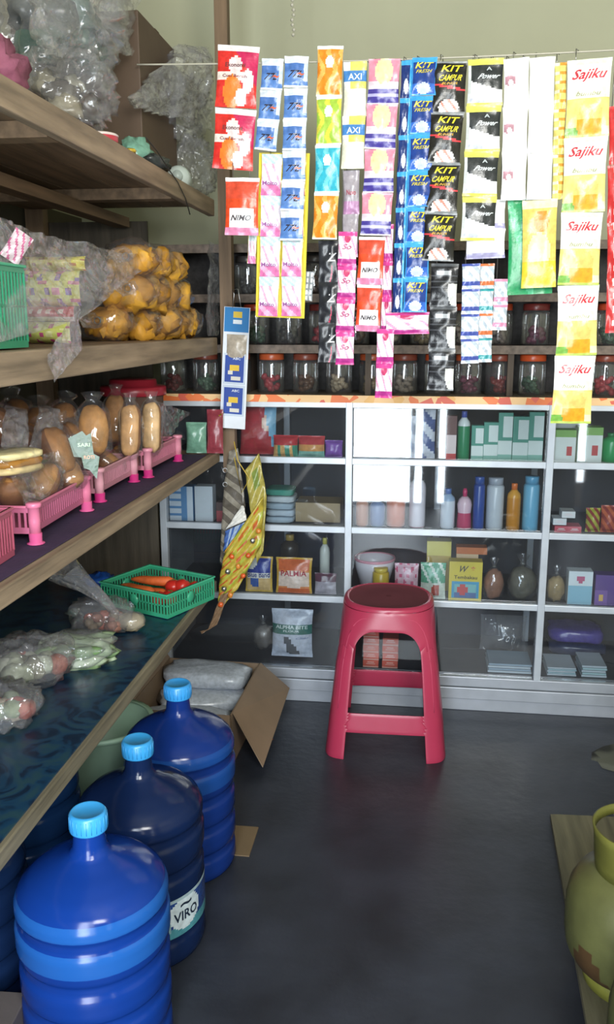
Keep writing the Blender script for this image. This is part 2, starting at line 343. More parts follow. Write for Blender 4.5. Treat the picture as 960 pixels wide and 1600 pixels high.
# ================================================================ generic goods
def dims(x0, x1, yt, z, Y):
    a = onY(x0, yt, Y); b = onY(x1, yt, Y); zt = a.z*.5+b.z*.5; return (a.x+b.x)/2, b.x-a.x, zt-z
def sachetbox(name, lab, cat, x0, x1, yt, row, Y, art, texts=(), d=.04, mat='card', group=None, rz=0, top=None, z=None):
    z = ZS[row]+.003 if z is None else z; cx, w, h = dims(x0, x1, yt, z, Y)
    m = MB().box(-w/2, w/2, 0, d, 0, h, top or art(.5, .97), mat); m.art(-w/2+.0005, w/2-.0005, .0005, h-.0005, -.0006, art, 12, 14, mat)
    for (tx, u, v, tw, th, col, sh) in texts: m.text(tx, (u-.5)*w, v*h, -.0016, tw*w, th*h, col, mat, sh)
    return tag(m.build(name, loc=(cx, Y, z), rot=(0, 0, rz)), lab, cat, group)
def pouchitem(name, lab, cat, x0, x1, yt, row, Y, art, texts=(), t=.05, tilt=-.08, z=None, group=None, mat='printed_film', crimp=.05):
    z = ZS[row]+.004 if z is None else z; cx, w, h = dims(x0, x1, yt, z, Y)
    m = MB().pouch(w, h, t, art, 16, 20, 0, h/2, 0, texts, mat, seed=x0, crimp=crimp)
    return tag(m.build(name, loc=(cx, Y, z), rot=(tilt, 0, 0)), lab, cat, group)
def bottleitem(name, lab, cat, x0, x1, yt, row, Y, body, cap, band=None, group=None, shape='round', tx=None):
    z = ZS[row]+.003; cx, w, h = dims(x0, x1, yt, z, Y); r = w/2
    t = thing(name, lab, cat, (cx, Y+r, z), group=group); b = MB()
    if shape == 'round': pr = [(r*.9, 0), (r, .004), (r, h*.7), (r*.9, h*.78), (r*.5, h*.85), (r*.42, h*.87)]; cp = [(r*.45, h*.87), (r*.45, h*.99), (r*.4, h)]
    elif shape == 'can': pr = [(r*.92, 0), (r, .004), (r, h*.82), (r*.85, h*.86)]; cp = [(r*.86, h*.86), (r*.86, h*.99), (r*.8, h)]
    else: pr = [(r*.92, 0), (r, .004), (r*.88, h*.4), (r*.98, h*.6), (r*.8, h*.72), (r*.4, h*.8)]; cp = [(r*.3, h*.8), (r*.32, h*.93), (r*.2, h)]
    cf = (lambda zz, a: band[1] if band[0][0] < zz/h < band[0][1] else body) if band else None
    b.lathe(pr, body, 'plastic', 24, colf=cf)
    if tx: b.text(tx[0], 0, h*.4, -r*1.02, w*.7, h*.12, tx[1], 'plastic')
    b.build('bottle_body', t); MB().lathe(cp, cap, 'plastic', 20).build('cap', t); return t
# ================================================================ goods in the cabinet
flat = lambda c: (lambda u, v: c)
def band(*bs):   # bands from the bottom: (v_upper, colour)
    def fn(u, v):
        for q, c in bs:
            if v < q: return c
        return bs[-1][1]
    return fn
def bordered(b, inner, m=.1):
    return lambda u, v: b if (u < m or u > 1-m or v < m or v > 1-m) else (inner(u, v) if callable(inner) else inner)
def spot(base, cu, cv, ru, rv, col):
    return lambda u, v: col if ((u-cu)/ru)**2+((v-cv)/rv)**2 < 1 else (base(u, v) if callable(base) else base)
Y1 = 2.915
# --- row 0
g = 'green and white toothpaste boxes standing in the cabinet'
tp = [(738, 757, 665), (757.5, 780, 660), (780.5, 803, 645), (803.5, 828, 651), (828.5, 852, 644)]
tn = ['shortest leftmost', 'second', 'third, tallest', 'fourth', 'rightmost']
for (a, b_, c), n_ in zip(tp, tn):
    sachetbox('toothpaste_box', '%s green and white toothpaste box in the middle bay row' % n_, 'box', a, b_, c, 0, Y1,
              lambda u, v: '4f9a86' if v > .9 or abs(v-.45) < .05 or (u < .3 and v > .5) else ('e4efe9' if v > .12 else '8cc0ae'), [], .03, group=g)
bottleitem('lotion_tube', 'slim tube with red stripe beside the toothpaste boxes', 'tube', 717, 737, 643, 0, Y1, 'dfe6e4', '4a5aa8', ((.0, .38), '2f8a5c'))
sachetbox('slim_box', 'small brown and red upright box left of the striped tube', 'box', 699, 715, 650, 0, Y1+.01, band((.15, 'd04040'), (.55, 'ead6d4'), (1, '6a4440')))
for x0, x1, yt, n_ in ((868, 902, 672, 'left'), (905, 944, 668, 'right')):
    sachetbox('soap_box', '%s box of the white and green pair in right bay top row' % n_, 'box', x0, x1, yt, 0, Y1, 
              lambda u, v: '7fae5a' if v > .82 else ('c04848' if (.62 < u < .82 and .2 < v < .5) else 'dfe6e0'), [], .06, group='white and green boxes in the right bay')
sachetbox('soap_box', 'white box lying behind the white and green pair, top row', 'box', 866, 916, 655, 0, Y1+.1, band((1, 'c2c8c8')), d=.1)
bottleitem('green_bottle', 'green bottle at the right edge of top cabinet row', 'bottle', 945, 975, 678, 0, Y1+.01, '2f9a58', '2a7a48')
cols = ['8fa0c8', 'd8dce8', '9aa4bc', '5a6a9c', 'dfe4ea']
for i, (x0, x1, yt, n_) in enumerate(((556, 590, 650, 'leftmost'), (594, 626, 648, 'second'), (630, 650, 650, 'third'), (652, 682, 640, 'rightmost'))):
    pouchitem('detergent_pack', '%s blue and white pouch behind the glare, top cabinet row' % n_, 'pouch', x0, x1, yt, 0, Y1+.03,
              lambda u, v, c=cols[i]: c if sin(v*14+u*5) > 0 else 'dfe3ee', [], .03, group='blue and white pouches in the top cabinet row')
pouchitem('biscuit_pack', 'large red pack with pale blue corner at the left cabinet end', 'pack', 374, 432, 628, 0, Y1+.05, lambda u, v: '7fb4d0' if u+v*.3 > .95 else ('e0b8a0' if (u-.8)**2+(v-.6)**2 < .03 else 'b02c34'), (), .04)
pouchitem('snack_pack', 'red and green snack pack lying low in left bay', 'pack', 427, 466, 680, 0, Y1, lambda u, v: 'c43a40' if v > .55 else ('e2b070' if (u*3 % 1) < .5 else '4d9a80'), (), .05)
pouchitem('snack_pack', 'red and yellow snack pack next to the violet packet', 'pack', 466, 508, 681, 0, Y1, lambda u, v: 'c8484c' if v > .6 else ('8ac0b0' if v < .3 else 'e0a060'), (), .05)
pouchitem('violet_packet', 'small violet packet beside the white upright, left bay', 'pack', 508, 536, 688, 0, Y1+.01, flat('8a5ab0'), (), .03)
# --- row 1
for k, (c, n_) in enumerate((('a9b8c4', 'lowest'), ('b6c2cc', 'second'), ('9fb0bc', 'third'), ('c0c8cc', 'fourth'), ('3f8f7c', 'topmost green'))):
    cx, w, h = dims(413, 458, 800, ZS[1], Y1)
    tag(MB().blob(w/2, .055, .0115, c, 'cloth', 24, .04, k, sq=.35).build('folded_cloth', loc=(cx+.003*(k % 2), Y1+.06, ZS[1]+.0155+k*.0245)), '%s folded packet in the pale stack, left bay second row' % n_, 'folded packet', 'stack of wrapped packets in the left bay')
sachetbox('cardboard_box', 'plain brown cardboard box right of the pale stack', 'box', 462, 532, 786, 1, Y1+.05, flat('a8926e'), d=.12)
sachetbox('milk_carton', 'blue and white carton at the far left cabinet end', 'box', 264, 301, 760, 1, Y1+.01, lambda u, v: 'd6e0ea' if (u > .75 or (v*9 % 2 < 1 and u < .5)) else '5b8fc0', (), .05)
sachetbox('white_carton', 'plain white carton right of the blue and white carton', 'box', 304, 332, 760, 1, Y1+.01, flat('cdd4da'), [], .05)
sachetbox('red_carton', 'narrow red carton under the bread shelf end', 'box', 338, 352, 785, 1, Y1+.01, band((.6, 'b0464c'), (1, '5c4440')), (), .04)
bt = [('talc_bottle', 'white talc bottle at the right edge of the glare', 641, 667, 738, 'e6dfe8', 'e8e8ee', ((.0, .35), 'd58aa8'), 'round'),
      ('lotion_bottle', 'small blue lotion bottle left of pink cologne', 690, 713, 765, '9fb8d4', '5a78b4', ((.2, .6), 'dce4ee'), 'round'),
      ('cologne_bottle', 'white and pink cologne bottle with slim pink cap', 716, 740, 765, 'e6c6d2', 'c83c6c', ((0.02, .25), 'c8486c'), 'pinch'),
      ('spray_can', 'tall dark blue spray can in the second row', 742, 760, 746, '2b4a98', '33549c', None, 'can'),
      ('deodorant_can', 'wide silver white can beside the dark blue spray can', 763, 791, 748, 'c4ccd4', 'a4acb8', ((.1, .28), '3a6ab0'), 'can'),
      ('orange_bottle', 'orange yellow bottle with orange cap, second row', 795, 817, 757, 'd99a34', 'd8702c', ((.1, .5), 'c98424'), 'round'),
      ('light_blue_can', 'light blue can with red band, second row', 821, 847, 746, '6fb2d2', '5a9cc0', ((.5, .6), 'b84a50'), 'can'),
      ('orange_jar', 'small orange bottle under the glare, second row', 604, 634, 772, 'c86a44', 'e0e0e0', None, 'round'),
      ('blue_jar', 'small blue bottle under the glare, second row', 578, 602, 780, '5070a0', 'e0e0e8', None, 'round'),
      ('tan_jar', 'small tan bottle nearest the white upright, second row', 556, 576, 776, 'b87a5a', 'd8d8d8', None, 'round')]
for nm, lab, x0, x1, yt, c1, c2, bd, sh in bt: bottleitem(nm, lab, 'bottle', x0, x1, yt, 1, Y1, c1, c2, bd, 'bottles and cans in the second cabinet row', sh)
for k, (x, z_, ry, n_) in enumerate(((878, .0, 0, 'bottom left'), (899, .0, 0, 'bottom right'), (875, .026, .0, 'upper left'), (888, .051, .0, 'topmost'))):
    tag(MB().box(-.022, .022, 0, .06, 0, .022, ['c84a5c', 'd05a68', 'dfe2e4', 'e4e6e6'][k], 'card').box(-.014, .014, -.0008, 0, .008, .010, 'e8d8d8', 'card').box(-.010, .010, -.0008, 0, .012, .015, 'e8d8d8', 'card').build('small_soap_box', loc=(onY(x, 820, Y1).x, Y1, ZS[1]+.003+z_), bevel=.001), '%s small soap box in the right bay pile, second row' % n_, 'box', 'small boxes in the right bay')
for i, (x0, x1, yt, c, n_) in enumerate(((917, 940, 794, 'b8b84a', 'left'), (941, 966, 790, 'c86a4a', 'right'))):
    pouchitem('noodle_pack', '%s yellow and red noodle pack in right bay second row' % n_, 'pack', x0, x1, yt, 1, Y1+.02, lambda u, v, c=c: c if (u*4+v*5) % 2 < 1 else '9a4440', (), .05)
# --- row 2
pouchitem('margarine_pack', 'blue and yellow margarine pack reading Blue Band', 'pack', 383, 426, 870, 2, Y1, 
          lambda u, v: 'd9b24a' if u > .92 or v > .95 or v < .04 or u < .04 else ('2c3c94' if v > .55 and (u-.2)**2*1.5+(v-1)**2 > .12 else ('e8e4da' if v > .4 else ('3c5ca0' if (u-.35)**2+(v-.3)**2 < .03 else 'dcb87c'))), [('Blue Band', .5, .5, .84, .15, '22307c', 0)], .03)
pouchitem('margarine_pack', 'orange and yellow margarine pack reading PALMIA', 'pack', 431, 488, 872, 2, Y1,
          lambda u, v: 'd8a93c' if u > .93 or v > .93 or u < .05 else ('d86a38' if v > .66 or v < .14 else ('ecd2c0' if abs(v-.4) < .26-.2*abs(u-.5) else 'e08a50')), [('PALMIA', .5, .57, .74, .15, 'b0283c', 0)], .03)
bottleitem('small_bottle', 'little pale bottle with yellow cap behind margarine packs', 'bottle', 499, 515, 842, 2, Y1+.1, 'c8ccc4', 'c8c060')
pouchitem('small_sachet', 'dark maroon packet between PALMIA pack and upright', 'packet', 492, 526, 896, 2, Y1, lambda u, v: '5c3444' if v > .6 else 'a8a0a8', (), .02)
bottleitem('foil_jar', 'gold lidded dark jar behind the Blue Band pack', 'jar', 436, 466, 838, 2, Y1+.15, '3a342c', 'b89a50')
# round pink-rimmed bowl of packets
cx, w, h = dims(552, 616, 880, ZS[2], Y1); bw = thing('pink_rim_bowl', 'pale bowl with pink rim holding small packets behind stool', 'bowl', (cx, Y1+.08, ZS[2]+.003))
MB().lathe([(.03, 0), (.045, .004), (w/2-.004, h*.7), (w/2, h*.95)], 'e2dde4', 'plastic', cap=False).build('bowl_wall', bw, solid=.002); 
MB().lathe([(w/2-.002, h*.9), (w/2+.003, h*.93), (w/2+.002, h), (w/2-.003, h*.98)], 'e0a0b0', 'plastic', cap=False).build('rim', bw)
bottleitem('yellow_tin', 'small yellow tin with dark spots before the pink-rimmed bowl', 'tin', 582, 608, 890, 2, Y1-.02, 'd9b93c', 'e2c858', None, None, 'can')
pouchitem('pink_packet', 'pink flowered packet behind the stool, third row', 'packet', 617, 655, 881, 2, Y1, lambda u, v: 'd86a8a' if (sin(u*19)*sin(v*17)) > .45 else 'e6bccb', (), .03)
pouchitem('green_packet', 'pale green packet with red fruit, third row', 'packet', 658, 698, 880, 2, Y1, lambda u, v: 'c85a4c' if (u-.6)**2+(v-.25)**2 < .03 else ('dfe8da' if v < .45 else ('5fae8c' if (u*5+v*4) % 2 < 1.4 else 'e0ece0')), (), .03)
sachetbox('candy_box', 'yellow box with elephant emblem and blue picture panel', 'box', 703, 755, 878, 2, Y1-.01,
          lambda u, v: 'd8c23c' if (u < .1 or u > .9 or v > .52 or v < .06) else ('3f9ac0' if (u < .18 or u > .82 or v > .46) else ('c84848' if (u-.42)**2+(v-.3)**2 < .02 else ('48689c' if v < .25 else '7ab8b8'))),
          [('Tembakau', .5, .61, .7, .09, '4a4020', 0), ('W', .42, .82, .26, .16, '39342a', .3), ('*', .72, .83, .12, .12, 'c84040', 0)], .05)
sachetbox('yellow_carton', 'yellow carton standing behind the elephant emblem box', 'box', 668, 706, 846, 2, Y1+.1, band((.75, 'bfa444'), (1, 'd8cc60')), d=.06)
sachetbox('orange_carton', 'lower orange carton on end behind the elephant box', 'box', 714, 748, 866, 2, Y1+.07, band((.85, 'd2924a'), (1, 'dcc09a')), d=.05)
cx, w, h = dims(714, 762, 853, ZS[2], Y1+.07); tag(MB().box(-w/2, w/2, 0, .05, 0, .024, 'c06a34', 'card').build('orange_carton', loc=(cx, Y1+.07, dims(714, 748, 866, 0, Y1+.07)[2]+.0005)), 'flat orange carton lying on top of the lower orange carton', 'box')
def tiedbag(name, lab, cat, loc, w, h, d, col, mat='food', neck=True, seed=1, group=None, film='bread_bag', lump=.12, tie='6a6a66', rot=(0, 0, 0)):
    t = thing(name, lab, cat, loc, rot, group)
    MB().blob(w/2*.93, d/2*.93, h*.36, col, mat, 20, lump, seed, 3, RT(0, 0, h*.37)).build('contents', t)
    m = MB(); n = 26; pr = [(.05, .0), (.8, .03), (.98, .15), (1, .35), (.9, .55), (.6, .7), (.16, .8), (.12, .82), (.3, .92), (.42, 1.0)] if neck else [(.05, 0), (.85, .03), (1, .2), (1, .6), (.8, .8), (.85, 1)]
    vs = []; fs = []
    for i, (r, z) in enumerate(pr):
        for k in range(n):
            a = 2*pi*k/n; q = 1+(.14 if i > 4 else .05)*noise.noise(Vector((cos(a)*3, sin(a)*3, i*.8+seed)))*2
            vs.append((w/2*r*q*cos(a), d/2*r*q*sin(a), h*z))
    for i in range(len(pr)-1):
        for k in range(n): fs.append((i*n+k, i*n+(k+1) % n, (i+1)*n+(k+1) % n, (i+1)*n+k))
    fs.append(tuple(reversed(range(n))))
    m.add(vs, fs, 'dddddd', film, True).build('plastic_bag', t)
    if neck: MB().lathe([(w*.075, h*.79), (w*.09, h*.805), (w*.075, h*.82)], tie, 'plastic', 12, cap=False).build('tie', t)
    return t
def cabbag(lab, x0, x1, yt, row, Y, col, **k):
    cx, w, h = dims(x0, x1, yt, ZS[row]+.003, Y); return tiedbag('tied_bag', lab, 'bag', (cx, Y+w*.4, ZS[row]+.003), w, h, w*.75, col, **k)
cabbag('tied clear bag of reddish brown grains, third row', 757, 792, 876, 2, Y1, '9a6a50', seed=2)
cabbag('tied clear bag of dark peppercorns near the right upright', 796, 845, 872, 2, Y1, '5e5a4c', seed=3)
cabbag('tied clear bag of tan powder, right bay third row', 858, 888, 888, 2, Y1, 'a48a5c', seed=4)
sachetbox('light_blue_box', 'light blue box with pink heart, right bay third row', 'box', 890, 928, 893, 2, Y1, lambda u, v: 'c05a80' if ((u-.42)**2+(v-.78)**2 < .012 or (u-.58)**2+(v-.78)**2 < .012 or (abs(u-.5) < .13 and .62 < v < .76 and abs(u-.5) < (v-.6))) else ('dde6ea' if v > .55 else '8fc0d4'), (), .05)
sachetbox('purple_box', 'purple box with gold figure at right bay edge', 'box', 932, 972, 899, 2, Y1, lambda u, v: 'd8b060' if (u-.25)**2*4+(v-.25)**2*1.5 < .03 else ('5c3f86' if v > .5 or u > .5 else '7a58a0'), [], .05)
# --- bottom row
pouchitem('flour_bag', 'white flour bag with green band reading ALPHA BITE', 'bag', 424, 489, 953, 3, Y1+.03,
          lambda u, v: '2c6a60' if .5 < v < .72 else ('3a4650' if (v < .45 and v > .06 and abs(u-.42-.5*(.35-v)) < .07*(1+3*(.45-v))) else 'c2c8d6'), [('ALPHA BITE', .5, .65, .8, .07, 'd8e4e0', 0), ('FLOUR', .5, .57, .4, .04, 'd8e4e0', 0), ('Clean', .78, .43, .3, .05, '7a88a8', .3)], .06)
cabbag('clear bag slumped left of the flour bag', 392, 426, 968, 3, Y1+.06, '6d6660', seed=6)
for k in range(5):
    for c_, (px, n_, nn) in enumerate(((580, 'left', 5), (610, 'right', 4))):
        if k >= nn: continue
        X = onY(px, 1020, Y1).x; m = MB().box(-.0275, .0275, 0, .06, 0, .0275, 'd85a44', 'card').box(-.0277, .0277, -.0004, .001, .0, .005, 'e8a898', 'card').box(-.016, .016, -.0008, 0, .012, .015, 'eaa898', 'card').box(-.012, .012, -.0008, 0, .018, .022, 'eaa898', 'card')
        tag(m.build('red_soap_box', loc=(X+.001*(k % 2), Y1-.01, ZS[3]-.007+k*.0282)), 'red soap box in %s stack seen through the stool, %s from bottom' % (n_, ORD[k]), 'box', 'red soap boxes stacked in the cabinet')
def bundle(lab, x0, x1, yt, Y, col, z0=None, n=5, name='paper_bundle', group=None):
    z = .128 if z0 is None else z0; cx, w, h = dims(x0, x1, yt, z, Y); m = MB()
    for k in range(n): m.box(-w/2+.003*(k % 2), w/2-.002*(k % 3), 0, .13, h*k/n, h*(k+.8)/n, col if k % 2 else 'b9c4cc', 'card')
    return tag(m.build(name, loc=(cx, Y, z), bevel=.001), lab, 'bundle', group)
bundle('pale blue folded bundle at left of the right bay floor', 856, 902, 1043, Y1, '9ab8c0')
bundle('pale blue folded bundle at the right edge of bay floor', 910, 950, 1040, Y1, 'a8c4c8')
bundle('stack of clear wrapped sheets on middle bay floor', 763, 832, 1037, Y1, '8fa4b4', n=4)
for i, (x0, x1, yt, n_) in enumerate(((690, 748, 1030, 'low'), (752, 826, 965, 'tall'))):
    cx, w, h = dims(x0, x1, yt, .128, Y1+.19); tag(MB().pouch(w, h, .08, flat('8a8c90'), 14, 14, 0, h/2, 0, (), 'clear_bag', i, .02).build('empty_bag_pack', loc=(cx, Y1+.22, .128)), '%s pack of clear plastic bags in middle bay bottom' % n_, 'bag pack')
for i, (yt, c, n_) in enumerate(((1012, '3a3f5a', 'lower dark'), (985, '4a3f8c', 'upper violet'))):
    cx, w, h = dims(862, 950, yt, .17, Y1+.17); tag(MB().blob(w/2, .08, .026, c, 'printed_film', 22, .08, i, sq=.5).build('folded_pack', loc=(cx, Y1+.25, .154+i*.053)), '%s folded plastic pack at right bay bottom' % n_, 'folded pack')
# ================================================================ stool
ST = (-.082, 2.655)
st = thing('plastic_stool', 'red plastic stool with round seat in front of cabinet', 'stool', (*ST, 0), (0, 0, .02))
HS = .478
def hw(z): return .190-.050*(z/HS)
def sp(u, z, side):
    p_ = 7-4.6*max(0, (z-.30)/(HS-.30))**.8 if z > .30 else 7
    q = (abs(u)**p_+1)**(-1/p_)*hw(z); x, y = u*q, -q
    if side % 2: x, y = -y, x
    if side > 1: x, y = -x, -y
    return (x, y, z)
RED = 'a83450'
parts = {'s': MB()}
for k in range(4): parts[('l', k)] = MB(); parts[('r', k)] = MB()
AI = .68; ZB0, ZT0, ZO = .15, .408, HS-.012
def ringpath():
    inn = []; out = []
    for i in range(9): inn.append((-AI, ZB0+(ZT0-.07-ZB0)*i/8)); out.append((-1, .088+(ZT0-.05-.088)*i/8))
    for i in range(1, 9):
        t_ = pi/2*i/8; inn.append((-AI+.40*(1-cos(t_)), ZT0-.07+.07*sin(t_)))
        out.append((-1, ZT0-.05+(ZO-ZT0+.05)*i/4) if i <= 4 else (-1+.4*(i-4)/4, ZO))
    for i in range(1, 4): inn.append((-.28+.28*i/4, ZT0)); out.append((-.6+.6*i/4, ZO))
    inn.append((0, ZT0)); out.append((0, ZO))
    L = list(zip(inn, out)); R = [((-a[0], a[1]), (-b[0], b[1])) for a, b in reversed(L[:-1])]
    us = [1-(1-AI)*k/5 for k in range(1, 6)]+[.45, .22, 0]; us = us+[-u for u in reversed(us[:-1])]
    return L+R+[((u*AI, ZB0), (u, .088)) for u in us]
RP = ringpath()
for side in range(4):
    n = len(RP)
    for i in range(n):
        (a, b), (c, d) = RP[i], RP[(i+1) % n]
        for s_ in range(6):
            def L_(p, q, t): return (p[0]+(q[0]-p[0])*t, p[1]+(q[1]-p[1])*t)
            q = [L_(a, b, s_/6), L_(a, b, (s_+1)/6), L_(c, d, (s_+1)/6), L_(c, d, s_/6)]
            um = sum(x[0] for x in q)/4; zm = sum(x[1] for x in q)/4
            if zm > .36: key = 's'
            elif zm < .16 and abs(um) < AI: key = ('r', side)
            else: key = ('l', (side+(1 if um > 0 else 0)) % 4)
            parts[key].add([sp(x[0], x[1], side) for x in q], [(3, 2, 1, 0)], RED, 'plastic', True)
    for sg_ in (-1, 1):
        for j in range(6):
            z0, z1 = .088*j/6, .088*(j+1)/6
            for s_ in range(5):
                u0, u1 = [sg_*(AI+(1-AI)*q/5) for q in (s_, s_+1)]
                vs = [sp(u0, z0, side), sp(u1, z0, side), sp(u1, z1, side), sp(u0, z1, side)]
                parts[('l', (side+(1 if sg_ > 0 else 0)) % 4)].add(vs, [(0, 1, 2, 3)], RED, 'plastic', True)
# seat: round disc with a small centre slot, rounded shoulder joining the skirt
n = 48; prof = []
sv = []; sf = []; sc = []; rows = [(HS-.012, 1), (HS-.004, .985), (HS, .955), (HS+.001, .93), (HS-.0015, .9), (HS-.002, .5), (HS-.002, .06)]
for i, (z, k) in enumerate(rows):
    for j in range(n):
        a_ = 2*pi*j/n
        side = int(((a_+3*pi/4) % (2*pi))/(pi/2)) % 4
        # point on the skirt outline at this angle
        p_ = 2.4; rr = hw(HS-.012)*(abs(cos(a_))**p_+abs(sin(a_))**p_)**(-1/p_); rr = rr*(1-.0)*k
        sv.append((rr*cos(a_), rr*sin(a_), z))
for i in range(len(rows)-1):
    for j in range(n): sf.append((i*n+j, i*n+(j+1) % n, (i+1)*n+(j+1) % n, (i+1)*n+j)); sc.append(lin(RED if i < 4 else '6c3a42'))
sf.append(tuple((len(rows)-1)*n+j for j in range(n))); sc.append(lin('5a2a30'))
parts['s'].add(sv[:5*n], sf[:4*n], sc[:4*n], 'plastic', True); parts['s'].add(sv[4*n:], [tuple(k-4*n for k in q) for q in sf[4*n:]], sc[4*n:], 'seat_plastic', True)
import bmesh
def weld(o, solid=.0045):
    bm = bmesh.new(); bm.from_mesh(o.data); bmesh.ops.remove_doubles(bm, verts=bm.verts, dist=.0004); bmesh.ops.recalc_face_normals(bm, faces=bm.faces); bm.to_mesh(o.data); bm.free()
    md = o.modifiers.new('thickness', 'SOLIDIFY'); md.thickness = solid; md.offset = 0
    md = o.modifiers.new('edge', 'BEVEL'); md.width = .0012; md.segments = 2; md.limit_method = 'ANGLE'
for k, v in parts.items(): weld(v.build('seat' if k == 's' else ('leg' if k[0] == 'l' else 'rung'), st))
# raised lip round each arch
for side in range(4):
    MB().tube([sp(-.9, .16+.2*k/6, side) for k in range(6)]+[sp(-.9+.42*(1-cos(pi/2*k/8)), .355+.092*sin(pi/2*k/8), side) for k in range(9)]+[sp(.9-.42*(1-cos(pi/2*(8-k)/8)), .355+.092*sin(pi/2*(8-k)/8), side) for k in range(9)]+[sp(.9, .16+.2*(5-k)/6, side) for k in range(6)], .0026, 'b84460', 'plastic', 6).build('arch_lip', st)
# ================================================================ water bottles
def jugprof(r, h):
    k = h/.48
    return [(r*.8, 0), (r*.95, .006), (r*.98, .02), (r*.97, .05*k), (r*.93, .06*k), (r*.93, .075*k), (r*.98, .085*k), (r*.98, .125*k), (r*.94, .135*k), (r*.94, .15*k), (r*.98, .16*k), (r*.98, .2*k), (r*.94, .21*k), (r*.94, .225*k), (r*.98, .235*k),
            (r*1.0, .25*k), (r*1.0, .285*k), (r*.955, .295*k), (r*.955, .31*k), (r*.99, .32*k), (r*.985, .335*k), (r*.93, .352*k), (r*.8, .37*k), (r*.6, .386*k), (r*.4, .398*k), (r*.27, .408*k), (r*.22, .42*k), (r*.2, .445*k), (r*.2, .47*k)]
def jug(lab, x, y, r, h, col, cap, label=False, capped=True, name='water_bottle', band_=None):
    t = thing(name, lab, 'water bottle', (x, y, 0.0), group='blue water gallon bottles'); k = h/.48
    pr = []
    P = jugprof(r, h*.98)
    for i in range(len(P)-1):
        for s_ in range(3): q = s_/3; q = q*q*(3-2*q) if 0 else q; pr.append((P[i][0]+(P[i+1][0]-P[i][0])*q, P[i][1]+(P[i+1][1]-P[i][1])*q))
    pr.append(P[-1])
    cf = (lambda z, a: band_ if (.245*k < z < .287*k or .315*k < z < .337*k) else col) if band_ else None
    MB().lathe(pr, col, 'bottle_plastic', 48, colf=cf, cap=False).build('bottle_body', t)
    MB().lathe([(r*.8, 0), (r*.5, .012), (.004, .016)], col, 'bottle_plastic', 40, cap=False).build('bottle_base', t)
    if capped:
        cp = MB().lathe([(r*.24, h*.925), (r*.245, h*.93), (r*.24, h*.99), (r*.21, h*1.0), (r*.2, h*.997), (.002, h*.997)], cap, 'plastic', 32)
        for q in range(24): a = 2*pi*q/24; cp.tube([(r*.243*cos(a), r*.243*sin(a), h*.935), (r*.24*cos(a), r*.24*sin(a), h*.985)], .0009, cap, 'plastic', 4)
        cp.build('cap', t)
    if label:
        m = MB(); rr = r*.985; z0, z1 = .075*k, .165*k; N = 40; vs = []; fs = []; cs = []
        a0, a1 = radians(-62), radians(32); J = 24
        for j in range(J+1):
            for i in range(N+1): a = a0+(a1-a0)*i/N; vs.append((rr*cos(a), rr*sin(a), z0+(z1-z0)*j/J))
        for j in range(J):
            for i in range(N):
                u, v = (i+.5)/N, (j+.5)/J; fs.append((j*(N+1)+i, j*(N+1)+i+1, (j+1)*(N+1)+i+1, (j+1)*(N+1)+i))
                c = 'c4d2d8' if ((u-.33)/.2)**2+((v-.55)/.42)**2 < 1 else ('7a9aa4' if ((u-.08)/.08)**2+((v-.3)/.2)**2 < 1 else ('4a8a96' if v < .25 else '24407c'))
                if (v > .9): c = '9ab0b8'
                cs.append(lin(c))
        m.add(vs, fs, cs, 'printed_film', True)
        for tx, u, v, tw, th, c in (('VIRO', .33, .5, .3, .26, '182438'), ('~', .33, .78, .14, .1, '182438')):
            tv, tf = textmesh(tx); m.add([((rr+.0014)*cos(a0+(a1-a0)*(u+p*tw)), (rr+.0014)*sin(a0+(a1-a0)*(u+p*tw)), z0+(z1-z0)*(v+q*th)) for p, q in tv], tf, c, 'printed_film')
        m.build('paper_label', t)
    return t
jug('nearest blue water bottle with pale ribbed shoulder band', -.568, 1.33, .139, .482, '1743a0', '3a98d8', band_='2a6cc4')
jug('middle water bottle, dark blue, with round printed label', -.572, 1.618, .135, .474, '182c58', '3590cc', True)
jug('farthest blue water bottle beside the cardboard box', -.566, 1.905, .137, .477, '1b3c8e', '3792d4', band_='2456a8')
jug('dark water bottle lying back under shelf, nearest one', -.875, 1.40, .133, .45, '1a3058', '2a5a90')
jug('dark water bottle under the shelf behind the nearest', -.885, 1.70, .133, .45, '1c3a66', '2a5a90')
# pale green tub under the shelf
tb = thing('plastic_tub', 'pale green plastic tub under the blue shelf', 'tub', (-.83, 2.08, 0))
MB().lathe([(.10, 0), (.105, .005), (.125, .27), (.13, .275)], '8fae98', 'matte_plastic', 32, cap=False).build('tub_wall', tb, solid=.003)
MB().lathe([(.10, .0), (.1, .004)], '8fae98', 'matte_plastic', 32).build('tub_base', tb)
MB().lathe([(.124, .268), (.137, .27), (.137, .282), (.124, .28)], '9abba4', 'matte_plastic', 32, cap=False).build('rim', tb)
# ================================================================ cardboard box of white bags
CB = '84705c'
bx = thing('cardboard_box', 'open cardboard box full of white bags beside the bottles', 'box', (-.70, 2.575, 0), (0, 0, -.03))
X0, X1, Ya, Yb, hb = -.165, .165, -.2, .22, .17
for q in ((X0, X1, Ya, Yb, 0, .004), (X0, X0+.004, Ya, Yb, 0, hb), (X1-.004, X1, Ya, Yb, 0, hb), (X0, X1, Ya, Ya+.004, 0, hb), (X0, X1, Yb-.004, Yb, 0, hb)): MB().box(*q, CB, 'card').build('box_side' if q[5] > .01 else 'box_floor', bx)
def flap(p0, p1, p2, p3, lab='flap'):
    a, b_, c, d = map(Vector, (p0, p1, p2, p3)); nrm = (b_-a).cross(d-a).normalized()*.003
    vs = [a, b_, c, d, a+nrm, b_+nrm, c+nrm, d+nrm]; MB().add(vs, [(0, 1, 2, 3), (7, 6, 5, 4), (0, 4, 5, 1), (1, 5, 6, 2), (2, 6, 7, 3), (3, 7, 4, 0)], CB, 'card').build(lab, bx)
